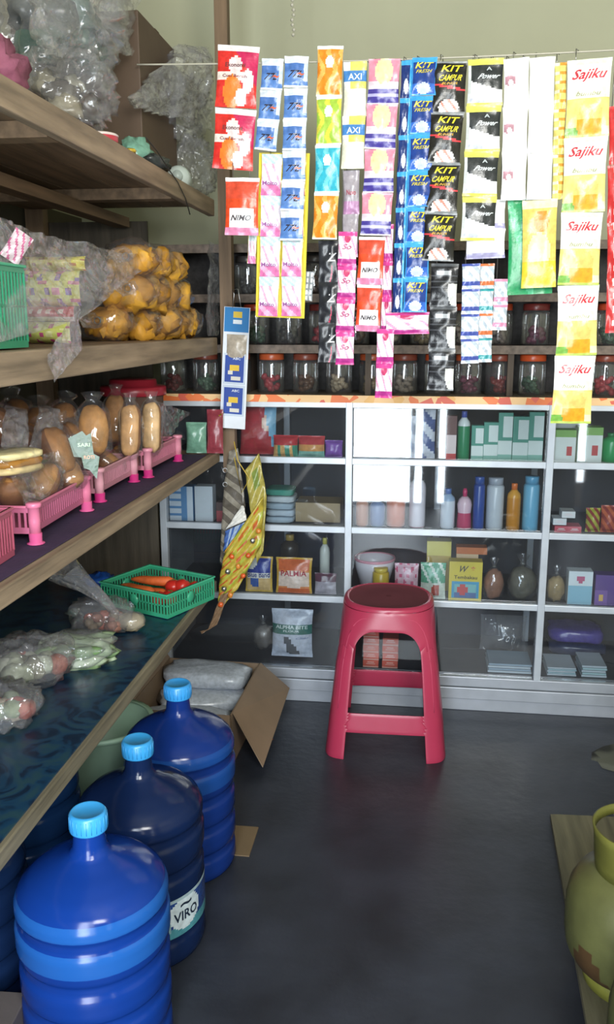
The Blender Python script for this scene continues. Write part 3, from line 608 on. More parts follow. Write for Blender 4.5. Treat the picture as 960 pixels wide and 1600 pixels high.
flap((X1, Yb, hb), (X1, Ya+.02, hb), (X1+.105, Ya-.04, hb-.14), (X1+.11, Yb-.04, hb-.07))
flap((X0, Ya, hb), (X0, Yb, hb), (X0-.04, Yb, hb+.06), (X0-.04, Ya, hb+.06))
for i, (x, y, z, rz, n_) in enumerate(((0, -.13, .035, 0, 'front lower'), (0, .05, .035, 0, 'rear lower'), (-.01, -.115, .098, .06, 'front upper'), (.0, .055, .10, .25, 'middle upper'), (.0, .13, .155, -.06, 'topmost'))):
    c = MB().blob(.145, .078, .031, 'b4bcc8', 'printed_film', 24, .07, i+3, sq=.55)
    o = tag(c.build('sugar_bag', loc=(-.70+x, 2.575+y, z), rot=(0, 0, rz)), '%s white bag lying in the open cardboard box' % n_, 'bag', 'white bags packed in the cardboard box')
tag(MB().blob(.033, .014, .003, 'a4552c', 'printed_film', 14, .2, 3).build('orange_wrapper', loc=(onZ(410, 1157, .004)), rot=(0, 0, .3)), 'crumpled orange brown wrapper on floor by the box flap', 'wrapper')
tag(MB().blob(.012, .012, .012, 'a8b8cc', 'card', 12, .1, 3).build('paper_ball', loc=(onZ(407, 1143, .012))), 'small white ball beside the orange wrapper', 'ball')
k_ = onZ(57, 1556, .12)
nb = thing('cardboard_carton', 'corner of a grey cardboard carton at the bottom left', 'box', (k_.x-.13, k_.y-.15, 0), (0, 0, .05))
MB().box(-.12, .12, -.15, .15, 0, .12, '5d5654', 'card').build('carton_body', nb, bevel=.002); MB().box(-.02, .02, -.15, .15, .1201, .1206, '6d665e', 'card').build('tape', nb)
tag(MB().box(0, .09, 0, .13, 0, .003, '6e5c44', 'card').build('cardboard_scrap', loc=(-.49, 1.93, 0)), 'small flat cardboard scrap on floor by farthest bottle', 'cardboard')
# ================================================================ gas cylinders on a board
a_ = onZ(860, 1280, 0); b_ = onZ(915, 1600, 0); c_ = a_+(b_-a_)*1.35; dx = Vector((.62, .03, 0)); mb = MB()
vs = [a_, c_, c_+dx, a_+dx]; vs = [Vector((v.x, v.y, 0)) for v in vs]+[Vector((v.x, v.y, .016)) for v in vs]
tag(mb.add(vs, [(3, 2, 1, 0), (4, 5, 6, 7), (0, 1, 5, 4), (1, 2, 6, 5), (2, 3, 7, 6), (3, 0, 4, 7)], '67634f', 'wood').build('wooden_board'), 'flat plywood board on the floor under the gas cylinders', 'board')
def cyl(lab, x, y, s=1, z=.016, capc='a0a49c'):
    t = thing('gas_cylinder', lab, 'gas cylinder', (x, y, z), (0, 0, .5)); r = .132*s; G = '5a5c36'
    def cf(zz, a): return '4e3a24' if (.02 < zz < .085+.03*sin(a*40) and .36 < a < .66) else G
    MB().lathe([(.03, .03), (.08, .032), (r*.86, .05), (r*.93, .065), (r*.97, .08), (r*.99, .1), (r, .12), (r, .17), (r*.96, .2), (r*.84, .23), (r*.6, .252), (r*.3, .262), (.03, .265)], G, 'metal_paint', 48, colf=cf).build('tank', t)
    MB().lathe([(.082, 0), (.088, .0), (.092, .034), (.086, .034)], '8a8a3c', 'metal_paint', 32, cap=False).build('foot_ring', t, solid=.002)
    h = MB(); n = 40; vs = []; fs = []
    for k in range(n):
        a = 2*pi*k/n; 
        for j, z_ in enumerate((.245, .275, .325, .345)): vs.append(((.078+.004*j)*cos(a), (.078+.004*j)*sin(a), z_))
    for k in range(n):
        for j in range(3):
            if j == 1 and (k % 20) in range(3, 15): continue
            if j == 0 and (k % 20) in range(6, 11): continue
            fs.append((k*4+j, ((k+1) % n)*4+j, ((k+1) % n)*4+j+1, k*4+j+1))
    h.add(vs, fs, '66662e', 'metal_paint', True).build('handle_collar', t, solid=.004)
    MB().lathe([(.012, .26), (.014, .28), (.02, .282), (.02, .3)], 'b09a50', 'steel', 16).build('valve', t)
    vl = [c for c in C.objects if c.parent == t and c.name.startswith('valve')][0]
    MB().lathe([(.03, .3), (.034, .302), (.034, .338), (.028, .345)], capc, 'matte_plastic', 20).build('valve_cap', vl)
    return t
cyl('yellow green gas cylinder with collar handle, on the board', .455, 1.60)
cyl('nearest gas cylinder at the bottom right corner', .475, 1.31, .95)
# ================================================================ bread shelf
ZB = .9165; BP = 'a86078'
def basket(name, lab, p0, p1, depth, h, col, feet, wall='vertical', group=None, foot=None, rimc=None, zb=ZB, fh=.02):
    # p0, p1: floor points of the near long side; interior lies to the left of it
    d = (p1-p0); L = d.length; ang = math.atan2(d.y, d.x); c = (p0+p1)/2
    t = thing(name, lab, 'basket', (c.x, c.y, zb), (0, 0, ang), group); n_ = Vector((0, 1, 0))
    z0 = fh; MB().box(-L/2, L/2, 0, depth, z0, z0+.004, col, 'plastic').build('basket_base', t)
    for nm, (x0, y0, x1, y1) in {'a': (-L/2, 0, L/2, 0), 'b': (-L/2, depth, L/2, depth), 'c': (-L/2, 0, -L/2, depth), 'd': (L/2, 0, L/2, depth)}.items():
        m = MB(); ll = math.hypot(x1-x0, y1-y0); a = math.atan2(y1-y0, x1-x0); M = RT(x0, y0, z0, rz=a)
        m.box(0, ll, -.0015, .0015, 0, .012, col, 'plastic', M); m.box(0, ll, -.0015, .0015, h-z0-.014, h-z0, col, 'plastic', M)
        k = int(ll/.0115)
        for i in range(k+1): m.box(ll*i/k-.0022, ll*i/k+.0022, -.0012, .0012, .01, h-z0-.01, col, 'plastic', M)
        if wall == 'lattice':
            m.box(0, ll, -.0012, .0012, (h-z0)*.5-.002, (h-z0)*.5+.002, col, 'plastic', M); m.lathe([(.004, -.002), (.018, -.002), (.018, .002), (.004, .002)], col, 'plastic', 16, M @ RT(ll/2, 0, (h-z0)*.5, rx=pi/2))
        m.build('basket_wall', t)
    rc = rimc or col; rm = MB()
    for q in ((-L/2-.004, L/2+.004, -.005, .003), (-L/2-.004, L/2+.004, depth-.003, depth+.005), (-L/2-.005, -L/2+.003, 0, depth), (L/2-.003, L/2+.005, 0, depth)): rm.box(*q, h-.005, h, rc, 'plastic')
    rm.build('rim', t, bevel=.001)
    if feet:
        for x in (-L/2+.004, L/2-.004):
            for y in (-.004, depth+.004):
                p = MB().lathe([(.011, fh), (.0115, h*.6), (.0115, h-.004), (.015, h-.003), (.015, h+.004), (.012, h+.006)], rimc or col, 'plastic', 16, RT(x, y, 0)).build('corner_post', t)
                MB().lathe([(.017, 0), (.017, .002), (.012, .004), (.0125, fh+.001)], foot, 'plastic', 16, RT(x, y, 0)).build('foot', p)
    return t
PKF = 'c8327c'; gp = 'pink plastic baskets lined up on the bread shelf'
def fz(x, y): return onZ(x, y, ZB)
q1, q2 = fz(52, 850), fz(134, 797); basket('bread_basket', 'mid pink basket with post feet, second from the left', q1, q2, .26, .075, 'bc6888', True, group=gp, foot='d45a90', rimc='d87898')
q1, q2 = fz(153, 784), fz(208, 752); basket('bread_basket', 'faded pink basket with magenta feet, third from left', q1, q2, .26, .075, 'c8889a', True, group=gp, foot=PKF, rimc='d69aa8')
q1, q2 = fz(229, 746), fz(277, 720); basket('bread_basket', 'farthest pink basket with magenta feet on bread shelf', q1, q2, .26, .075, 'c87890', True, group=gp, foot=PKF, rimc='d88ca0')
q2 = fz(22, 868); q1 = fz(-110, 955); basket('bread_basket', 'dull red pink basket cut by the left photo edge', q1, q2, .26, .09, 'a85468', False, group=gp, fh=.001, rimc='b8607a')
def bread(lab, px, py, X, L, r, tilt, col='c08a4c', pale='e0b880', rz=0, grp=None, name='bread_loaf', flat_=.8, ends=True, base=.945):
    P = onX(px, py, X); t = thing(name, lab, 'bread', P, (tilt, 0, rz), grp)
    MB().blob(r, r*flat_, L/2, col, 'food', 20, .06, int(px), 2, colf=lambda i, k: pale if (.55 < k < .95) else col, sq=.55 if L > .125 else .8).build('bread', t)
    m = MB(); n = 22; vs = []; fs = []; pr = [(.1, -.62), (.6, -.56), (1.1, -.4), (1.15, 0), (1.1, .35), (.7, .52), (.4, .6), (.7, .74)]
    for i, (q, z) in enumerate(pr):
        for k in range(n): a = 2*pi*k/n; w = 1+.2*noise.noise(Vector((cos(a)*2.5, sin(a)*2.5, i*.9+px))); vs.append((r*1.08*q*w*cos(a), r*1.0*q*w*sin(a), L*z))
    for i in range(len(pr)-1):
        for k in range(n): fs.append((i*n+k, i*n+(k+1) % n, (i+1)*n+(k+1) % n, (i+1)*n+k))
    m.add(vs, fs, 'ffffff', 'bread_bag', True).build('clear_wrapper', t); return t
gb = 'bread loaves wrapped in clear plastic'
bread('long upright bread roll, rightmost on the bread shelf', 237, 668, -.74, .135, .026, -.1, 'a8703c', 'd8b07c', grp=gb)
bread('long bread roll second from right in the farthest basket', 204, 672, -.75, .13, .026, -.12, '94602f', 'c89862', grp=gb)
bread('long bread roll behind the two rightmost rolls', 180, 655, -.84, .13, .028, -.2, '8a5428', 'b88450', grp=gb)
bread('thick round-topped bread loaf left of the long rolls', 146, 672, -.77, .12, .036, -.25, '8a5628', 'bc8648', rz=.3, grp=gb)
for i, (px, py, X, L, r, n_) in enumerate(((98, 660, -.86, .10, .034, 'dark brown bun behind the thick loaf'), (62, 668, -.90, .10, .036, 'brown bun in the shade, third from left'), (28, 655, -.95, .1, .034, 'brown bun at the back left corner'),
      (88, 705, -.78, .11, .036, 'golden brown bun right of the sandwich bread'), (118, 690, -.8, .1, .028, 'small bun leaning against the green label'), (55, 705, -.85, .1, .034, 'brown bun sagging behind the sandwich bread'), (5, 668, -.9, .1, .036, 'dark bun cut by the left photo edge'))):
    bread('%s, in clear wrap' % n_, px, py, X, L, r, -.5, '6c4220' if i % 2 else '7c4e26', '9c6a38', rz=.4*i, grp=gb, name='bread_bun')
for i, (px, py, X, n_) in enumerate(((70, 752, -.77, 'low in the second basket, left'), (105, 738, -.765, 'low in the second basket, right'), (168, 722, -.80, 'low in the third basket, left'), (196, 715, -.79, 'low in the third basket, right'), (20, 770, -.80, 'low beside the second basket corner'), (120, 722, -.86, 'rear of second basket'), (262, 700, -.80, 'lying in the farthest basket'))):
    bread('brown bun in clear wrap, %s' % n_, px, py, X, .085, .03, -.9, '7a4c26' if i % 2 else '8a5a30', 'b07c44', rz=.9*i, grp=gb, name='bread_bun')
P = onX(18, 722, -.8); sw = thing('sandwich_bread', 'pale sliced sandwich bread lying in the leftmost basket', 'bread', P, (0, 0, 1.2))
for k, c in enumerate(('e0c890', 'a8742c', 'e6d8a4')): MB().blob(.06, .045, .009, c, 'food', 20, .04, k, sq=.6, M=RT(0, 0, -.012+.014*k)).build('bread_slice' if k != 1 else 'filling', sw)
MB().blob(.07, .055, .034, 'ffffff', 'bread_bag', 20, .15, 8).build('clear_wrapper', sw)
P = onX(130, 706, -.72); lb = MB(); 
vs = [(-.03, 0, .03), (.0, 0, .045), (.008, 0, .035), (.018, 0, .04), (.022, 0, -.005), (.034, 0, -.012), (.026, 0, -.06), (.012, 0, -.04), (.0, 0, -.035), (-.004, 0, -.012), (-.02, 0, -.01)]
N_ = len(vs); lb.add(vs+[(x, .0012, z) for x, y, z in vs], [tuple(range(N_))[::-1], tuple(range(N_, 2*N_))]+[(i, (i+1) % N_, (i+1) % N_+N_, i+N_) for i in range(N_)], '0e4a28', 'printed_film')
lb.text('SARI', 0.002, .015, -.0008, .026, .008, 'a8c8a0', 'printed_film', 0); lb.text('ROTI', .012, -.012, -.0008, .022, .008, 'c88a60', 'printed_film', 0)
tag(lb.build('green_label', loc=P, rot=(-.15, 0, .35)), 'green paper label stuck on a bread wrapper', 'label')
# crinkled wrapper tops on the left baskets
def film(lab, pts, seed=0, nu=36, nv=30, amp=.012, mat='clear_bag', name='plastic_bag', cat='plastic bag', gap=.012, group=None):
    # a flat empty bag: two sheets joined at the rim between 4 corner points
    A, B, Cc, D = map(Vector, pts); o0 = (A+B+Cc+D)/4; nrm = (B-A).cross(D-A).normalized(); m = MB()
    idx = {}; vs = []
    for sd in (-1, 1):
        for j in range(nv+1):
            for i in range(nu+1):
                u, v = i/nu, j/nv; p = A.lerp(B, u).lerp(D.lerp(Cc, u), v)
                e = 4*min(u, 1-u, .25)*4*min(v, 1-v, .25)
                w = noise.noise(p*9+Vector((seed, 0, 0)))*amp+(.25-abs(noise.noise(p*17+Vector((seed, 3, 0)))))*amp*1.6+(.2-abs(noise.noise(p*34+Vector((seed, sd, 0)))))*amp*.9
                vs.append(tuple(p+nrm*(w+sd*gap*e)-o0))
    fs = []; o = (nu+1)*(nv+1)
    for k in (0, 1):
        for j in range(nv):
            for i in range(nu): q = (k*o+j*(nu+1)+i, k*o+j*(nu+1)+i+1, k*o+(j+1)*(nu+1)+i+1, k*o+(j+1)*(nu+1)+i); fs.append(q if k else q[::-1])
    return tag(m.add(vs, fs, 'ffffff', mat, True).build(name, loc=o0), lab, cat, group)
film('crinkled clear wrapper standing up from the leftmost basket', [onX(38, 800, -.74), onX(95, 770, -.74), onX(110, 700, -.76), onX(20, 720, -.78)], 3, mat='bread_bag')
film('clear wrapper end flaring right beyond the last roll', [onX(252, 690, -.76), onX(262, 685, -.76), onX(297, 645, -.74), onX(240, 625, -.76)], 5, mat='bread_bag', gap=.006)
for k_i, (a_, n_) in enumerate((((20, 640), 'leftmost'), ((70, 640), 'second'), ((112, 650), 'third'))):
    x_, y_ = a_; film('crumpled clear wrapper top over the buns, %s' % n_, [onX(x_-22, y_+62, -.80), onX(x_+26, y_+55, -.78), onX(x_+20, y_+4, -.82), onX(x_-12, y_-6, -.86)], 10+k_i, mat='crinkled_bag', gap=.015, amp=.014, group='crumpled wrapper tops')
# red lidded container at the back
P = onZ(210, 640, .9165); P = Vector((-1.02, 2.62, .9165)); rl = thing('red_container', 'round container with stepped red lid behind the bread', 'container', P)
zt_ = onY(208, 592, 2.62).z-.9165; R0 = (onY(257, 600, 2.62).x-onY(160, 600, 2.62).x)/2; rl.location.x = onY(208, 600, 2.62).x
MB().lathe([(R0*.85, 0), (R0*.92, .01), (R0*.92, zt_*.8)], '6e5a50', 'plastic', 32).build('container_body', rl)
MB().lathe([(R0, zt_*.8), (R0*1.02, zt_*.81), (R0*1.02, zt_*.9), (R0*.98, zt_*.915), (R0*.74, zt_*.915), (R0*.72, zt_*.99), (R0*.69, zt_)], 'b02f40', 'plastic', 36).build('lid', rl)
for i, (x0, x1, yt, c, n_) in enumerate(((290, 322, 660, '6f9a86', 'pale green'), (322, 348, 640, '8a3a44', 'dark red'))):
    pouchitem('small_pack', '%s pack near the far end of bread shelf' % n_, 'pack', x0, x1, yt, 0, 2.72, flat(c), (), .03, z=.917)
# ================================================================ second shelf: snacks
Z2 = 1.286; gs = 'golden snack packs heaped on the second shelf'
def snack(x, y, z, i, lab, s=1):
    t = thing('snack_pack', lab, 'snack pack', (x, y, z), (.0, 0, rnd.uniform(-.3, .3)), gs); R = random.Random(i)
    m = MB().blob(.066, .052, .04, 'a87424', 'food', 18, .15, i, 4, RT(0, 0, .045))
    for k in range(12): m.blob(.034, .03, .026, ['c08c2c', 'd09a34', 'b07c24', 'c89030'][k % 4], 'food', 10, .3, k+i, 4, RT(R.uniform(-.038, .038), R.uniform(-.03, .03), R.uniform(.026, .06), R.random()*3, R.random()*3, R.random()*3), sq=.7)
    m.build('snacks', t)
    MB().blob(.078, .062, .05, 'ffffff', 'bread_bag', 22, .16, i, 3, RT(0, 0, .048)).build('clear_bag', t)
    fl_ = MB(); n = 14; vs = []; fs = []
    for j, (r, q) in enumerate(((.008, .0), (.006, .012), (.02, .035), (.03, .055))):
        for k in range(n): a = 2*pi*k/n; w = 1+.5*noise.noise(Vector((cos(a)*2, sin(a)*2, j+i))); vs.append((r*cos(a)*w, -.065-q, .05+r*.6*sin(a)*w))
    for j in range(3):
        for k in range(n): fs.append((j*n+k, j*n+(k+1) % n, (j+1)*n+(k+1) % n, (j+1)*n+k))
    fl_.add(vs, fs, 'ffffff', 'crinkled_bag', True).build('bag_neck', t)
    MB().lathe([(.008, -.003), (.0095, 0), (.008, .003)], '4a9ac0', 'plastic', 10, RT(0, -.07, .05, rx=pi/2), cap=False).build('blue_tie', t)
i = 0
for r_i, (z, xs) in enumerate(((Z2, (165, 205, 245, 285, 315)), (Z2+.078, (205, 245, 282, 315)), (Z2+.156, (232, 272, 312)))):
    for c_i, px in enumerate(xs):
        Y_ = 2.16+.03*r_i+.115*c_i; X = onY(px, 500, Y_).x
        snack(min(X, -.74), Y_, z, i, 'golden snack pack, %s from left in the %s layer of heap' % (ORD[c_i], ('bottom', 'middle', 'top')[r_i])); i += 1
for i_, (px, Y_) in enumerate(((190, 2.5), (240, 2.55))): snack(onY(px, 480, Y_).x, Y_, Z2+.001, 20+i_, 'golden snack pack behind the heap, %s one' % ('left', 'right')[i_])
film('loose clear sheet standing at the right end of snack heap', [onX(322, 525, -.7), onX(340, 525, -.7), onX(350, 400, -.7), onX(325, 375, -.72)], 9, mat='crinkled_bag', gap=.008)
# green basket and patterned packs at the left
q2 = onZ(44, 543, Z2+.001)
gy = onX(44, 543, -.70); gy0 = onX(-60, 560, -.70)
basket('green_basket', 'tall green lattice basket cut by the left edge, second shelf', Vector((-.70, .95, 0)), Vector((-.70, gy.y+.0, 0)), .3, onX(40, 415, -.70).z-Z2, '2f8a66', False, 'lattice', rimc='3aa078', zb=Z2, fh=.002)
hearts = lambda base, a, b_: (lambda u, v: a if (sin(u*20)*sin(v*9+1)) > .55 else (b_ if sin(u*13+2)*sin(v*12) > .6 else base))
for k, (y0, y1, x1, fn, lab) in enumerate(((505, 538, 112, hearts('d6dc7c', 'c85a8a', 'e8e8a8'), 'lowest yellow pack with pink flowers, second shelf'), (482, 505, 118, lambda u, v: 'e8dce0' if v < .35 else ('f0e0e0' if (u*5 % 1) < .4 and .5 < v < .85 else 'c8485c'), 'red pack with white hearts in patterned stack'),
                                     (436, 482, 128, hearts('dce07c', '8a6ac0', 'd87aa0'), 'yellow pack with violet flower, above red pack'), (396, 418, 135, hearts('cfc44c', 'a86a34', 'e0d878'), 'topmost mustard floral pack in patterned stack'))):
    Yk = 1.86; a = onY(38, y0, Yk); b2 = onY(x1, y1, Yk); w = b2.x-a.x; h = a.z-b2.z; zb = [Z2+.001, Z2+.001+.047, Z2+.001+.08, Z2+.155][k]; hh = [.046, .032, .074, .03][k]
    o = MB().pouch(w, hh, .09, fn, 24, 10, 0, hh/2, 0, (), 'printed_film', k, .0, wav=0).build('patterned_pack', loc=(a.x+w/2, Yk, zb)); tag(o, lab, 'pack', 'patterned packs stacked on the second shelf')
tag(MB().pouch(.035, .055, .012, lambda u, v: 'a8587a' if (u*4+v*3) % 1.5 < .5 else 'b8a8ac', 14, 14, 0, .03, 0, (), seed=2).build('pink_sachet', loc=onX(12, 408, -.72)+Vector((0, 0, 0)), rot=(0, .6, .6)), 'pink striped sachet leaning above the green basket', 'sachet')
film('wide clear plastic bag draped over patterned packs', [onX(-20, 540, -.69), onX(125, 500, -.68), onX(238, 408, -.72), onX(-20, 338, -.76)], 1, 60, 44, .014, 'clear_bag', gap=.02)
film('clear bag corner hanging over the second shelf edge', [onX(72, 555, -.645), onX(85, 598, -.645), onX(128, 545, -.648), onX(125, 480, -.65)], 2, gap=.004, amp=.006)
# ================================================================ lowest shelf: vegetables
Z4 = .491
c0 = onZ(222, 938, Z4); gk = basket('vegetable_basket', 'green lattice basket of carrots and tomatoes on blue oilcloth', onZ(160, 945, Z4), onZ(262, 968, Z4), .22, .075, '3aa27c', False, 'lattice', rimc='48b48c', zb=Z4, fh=.002)
ga = gk.rotation_euler[2]
def inb(u, v, z): return Vector((gk.location.x, gk.location.y, Z4))+Vector((u*cos(ga)-v*sin(ga), u*sin(ga)+v*cos(ga), z))
for i, (u, v, z, rz, n_) in enumerate(((-.03, .12, .062, .35, 'topmost'), (-.05, .07, .045, -.05, 'nearest'), (.0, .16, .045, .1, 'farthest'), (-.04, .11, .028, .1, 'lowest'))):
    t = thing('carrot', '%s carrot in the green basket' % n_, 'carrot', inb(u, v, z), (0, 0, ga+rz), 'carrots in the green basket')
    MB().tube([(-.07+.14*k/8, .003*sin(k), 0) for k in range(9)], [.004, .009, .012, .0135, .014, .015, .0155, .015, .008], 'd0622c', 'food', 14).build('root', t)
    MB().tube([(.068, 0, 0), (.082, 0, .002)], [.005, .003], '5d7a3a', 'food', 8).build('stem', t)
for i, (u, v, z, n_) in enumerate(((.075, .08, .035, 'nearest left'), (.045, .13, .052, 'topmost'), (.085, .14, .055, 'glossy right'), (.04, .065, .03, 'lowest'), (.083, .19, .035, 'rearmost'))):
    t = thing('tomato', '%s red tomato in the green basket' % n_, 'tomato', inb(min(u, .07), v, z), (0, .2, i), 'tomatoes in the green basket')
    MB().blob(.026, .026, .021, 'c42c24', 'plastic', 20, .05, i, 2).build('fruit', t)
    s_ = MB(); [s_.tube([(0, 0, .02), (.009*cos(q*1.26), .009*sin(q*1.26), .022)], [.0015, .0006], '4a7a34', 'food', 5) for q in range(5)]; s_.build('stalk', t)
def heap(lab, px, py, w, d, h, cols, seed, film_='clear_bag', sizes=.02, n=20, rz=0, name='produce_bag', shape='round', X=None, z=Z4):
    w, d, h, sizes = w*1.18, d*1.15, h*1.2, sizes*1.15
    P = onZ(px, py, z) ; t = thing(name, lab, 'bag', P, (0, 0, rz)); R = random.Random(seed); m = MB()
    for k in range(n):
        a = R.random()*6.28; q = sqrt(R.random())*.62
        if shape == 'long': m.blob(sizes*2.4, sizes*.55, sizes*.5, cols[k % len(cols)], 'food', 12, .1, k, M=RT(w/2*q*cos(a)*.5, d/2*q*sin(a), .012+h*.55*R.random(), R.uniform(-.2, .2), R.uniform(-.2, .2), R.uniform(-.3, .3)))
        else: m.blob(sizes, sizes*.85, sizes*.8, cols[k % len(cols)], 'food', 12, .12, k, M=RT(w/2*q*cos(a), d/2*q*sin(a), sizes*.8+max(0, h*.8-2*sizes)*R.random()*(1-q*q), R.random(), 0, R.random()*3))
    m.build('vegetables', t)
    MB().blob(w/2, d/2, h*.55, 'ffffff', film_, 34, .17, seed, 4, RT(0, 0, h*.5), sq=.85).build('plastic_bag', t); return t
heap('clear bag of red brown shallots in front of green basket', 160, 985, .15, .12, .075, ['8a5a4c', '9a5040', '7a6a58', 'a86a50'], 3, sizes=.014, n=34)
heap('clear bag of green beans and leaves on blue oilcloth', 120, 1035, .16, .13, .06, ['7f9a6c', '9ab08a', 'a8b898', '6a8a58'], 5, 'crinkled_bag', sizes=.03, n=22, shape='long', rz=.3)
heap('clear bag of white radish and tomatoes, large, left', 50, 1060, .17, .17, .085, ['c0c8b0', 'a8b094', 'b05a40', 'c8ccb8', '8a8a70'], 8, 'crinkled_bag', sizes=.027, n=18)
heap('nearest clear bag of mixed vegetables at left photo edge', 8, 1130, .12, .14, .07, ['b04a34', '8a9a78', 'c8b8a0'], 11, 'crinkled_bag', sizes=.022, n=14)
P = onZ(82, 1035, Z4); tag(MB().blob(.034, .034, .012, 'bcc8ac', 'food', 24, .03, 2).blob(.028, .028, .0125, 'd4dcc8', 'food', 24, .02, 3).build('gourd_slice', loc=P+Vector((.005, -.01, .045)), rot=(.9, .0, .5)), 'pale round cut gourd facing out of the radish bag', 'vegetable')
# grain bag with long twisted neck
gbp = onZ(205, 985, Z4); t = thing('grain_bag', 'clear bag of grains with long twisted neck, before green basket', 'bag', gbp, (0, 0, 0))
MB().blob(.04, .034, .026, 'a89a7c', 'food', 20, .1, 4, M=RT(0, 0, .026)).build('grains', t); MB().blob(.043, .037, .028, 'ffffff', 'clear_bag', 24, .08, 5, M=RT(0, 0, .029)).build('plastic_bag', t)
e0 = Vector((-.03, .0, .035)); e1 = onX(100, 890, gbp.x-.12)-gbp; vs = []; fs = []; n = 20; K = 12
for i_ in range(K+1):
    q = i_/K; c_ = e0.lerp(e1, q)+Vector((0, 0, .012*sin(pi*q))); rr = .006+.032*q**1.2; dd = (e1-e0).normalized(); uu = dd.cross(Vector((0, 1, 0))).normalized(); ww = dd.cross(uu)
    for k in range(n): a = 2*pi*k/n; w = 1+.7*noise.noise(Vector((cos(a)*3, sin(a)*3, q*2)))+.25*sin(a*5); vs.append(tuple(c_+(uu*cos(a)+ww*sin(a)*.6)*rr*w))
for i_ in range(K):
    for k in range(n): fs.append((i_*n+k, i_*n+(k+1) % n, (i_+1)*n+(k+1) % n, (i_+1)*n+k))
MB().add(vs, fs, 'ffffff', 'crinkled_bag', True).build('bag_neck', t)
tag(MB().blob(.05, .05, .022, '1f4fa0', 'printed_film', 20, .25, 3, 4).build('blue_bag', loc=(-1.02, 2.6, Z4+.021)), 'crumpled deep blue bag at the back of the lowest shelf', 'bag')
# ================================================================ top shelf: plastic bags and odds
Z1 = 1.7105; B = MB
def onsh(px, py, X): return onX(px, py, X)
P = onsh(12, 110, -.8); tag(B().blob(.06, .07, .06, '8e5268', 'cloth', 28, .3, 3, 4).build('pink_bundle', loc=(-.80, P.y-.06, Z1+.064)), 'dusty pink cloth bundle at the top left corner', 'bundle')
P = onsh(212, 60, -.93); db = thing('dark_carton', 'dark brown carton behind bags on the top shelf', 'box', (-.925, 2.545, Z1), (0, 0, 0))
hB = onsh(220, 12, -.95).z-Z1; B().box(-.175, .175, -.168, .168, 0, .41, '5c4a3c', 'card').build('carton_body', db, bevel=.003); B().box(-.175, .175, -.02, .02, .4101, .4106, '6c5a48', 'card').build('tape', db)
def crush(lab, pts, X, depth, seed, mat='clear_bag', inner=None, name='plastic_bag'):
    # puffy crumpled bag seen inside a pixel box, its middle at plane X
    (x0, y0), (x1, y1) = pts; c = onsh((x0+x1)/2, (y0+y1)/2, X); s_ = (c-cam.location).length/f
    rw, rh = (x1-x0)/2*s_, (y1-y0)/2*s_; zc = max(c.z, Z1+rh*.95)
    t = thing(name, lab, 'plastic bag', (c.x, c.y, zc-rh))
    B().blob(depth/2, rw, rh, 'ffffff', mat, 72, .2, seed, 4, RT(0, 0, rh), sq=.8).build('bag_skin', t)
    if inner:
        R = random.Random(seed); m = MB()
        for k in range(7): m.blob(depth*.2, rw*.35, rh*.35, inner[k % len(inner)], 'printed_film', 16, .25, k+seed, M=RT(R.uniform(-.2, .2)*depth, R.uniform(-.5, .5)*rw, rh*R.uniform(.5, 1.2), R.random(), R.random(), R.random()))
        m.build('contents', t)
    return t
crush('big clear bag bulging at the top left of the photo', ((0, -60), (150, 95)), -.86, .3, 2, 'clear_bag', ['2f5a4a', '5a605c', '4a4f50'])
film('flat clear bag standing upright before the dark carton', [onsh(60, 90, -.76), onsh(205, 88, -.76), onsh(216, -15, -.78), onsh(40, -15, -.80)], 4, 56, 46, .025, gap=.03)
crush('clear bag of grey mesh wrap at shelf edge, middle left', ((50, 95), (155, 195)), -.80, .2, 5, 'clear_bag', ['8d8a7c', '9a937f', '57524c'])
crush('large crinkled clear bag beside the red pouches', ((190, 130), (330, 225)), -.80, .2, 7, 'crinkled_bag')
film('stiff crinkled bag top rising toward the back wall', [onsh(200, 160, -.73), onsh(332, 205, -.69), onsh(326, 75, -.69), onsh(275, 70, -.75)], 8, 56, 46, .03, 'crinkled_bag', gap=.03)
crush('crumpled clear bag over the white bottle, near post', ((262, 225), (345, 300)), -.72, .12, 9, 'clear_bag')
P = onsh(228, 205, -.72); tag(B().blob(.045, .05, .04, '86b8a4', 'printed_film', 24, .22, 4, 4).build('teal_bag', loc=(-.75, P.y, Z1+.045)), 'pale teal crumpled bag on the top shelf edge', 'bag')
P = onsh(285, 255, -.72); wb_ = thing('white_bottle', 'white plastic bottle lying at end of the top shelf', 'bottle', (-.73, P.y, Z1+.036), (pi/2, 0, .2))
B().lathe([(.02, -.09), (.034, -.08), (.036, -.02), (.036, .04), (.03, .06), (.014, .07)], 'd0dcd6', 'plastic', 24).build('bottle_body', wb_); B().lathe([(.015, .07), (.015, .09)], 'b8c4be', 'plastic', 16).build('cap', wb_)
P = onsh(165, 208, -.69); rt = thing('round_lid', 'small round red lid with pale rim on top shelf edge', 'tin', (-.70, P.y, Z1+.0)); B().lathe([(.034, 0), (.036, .004), (.036, .014), (.032, .018)], 'b8404c', 'plastic', 24).build('lid_body', rt); B().lathe([(.0362, .013), (.0375, .016), (.034, .0185)], 'd8c8c4', 'plastic', 24, cap=False).build('rim', rt)  # a loose round lid lying flat, not a tin
P = onsh(150, 160, -.8); tag(B().blob(.06, .07, .05, '24282a', 'cloth', 20, .2, 6).build('black_bundle', loc=(-.84, onsh(172, 165, -.8).y, Z1+.048)), 'black bundle among the bags on the top shelf', 'bundle')
P = onsh(205, 222, -.675); tag(B().blob(.012, .016, .006, 'c8a83c', 'printed_film', 10, .3, 6).build('yellow_wrapper', loc=(-.675, P.y, Z1+.007)), 'tiny yellow wrapper scrap on the top shelf edge', 'wrapper')
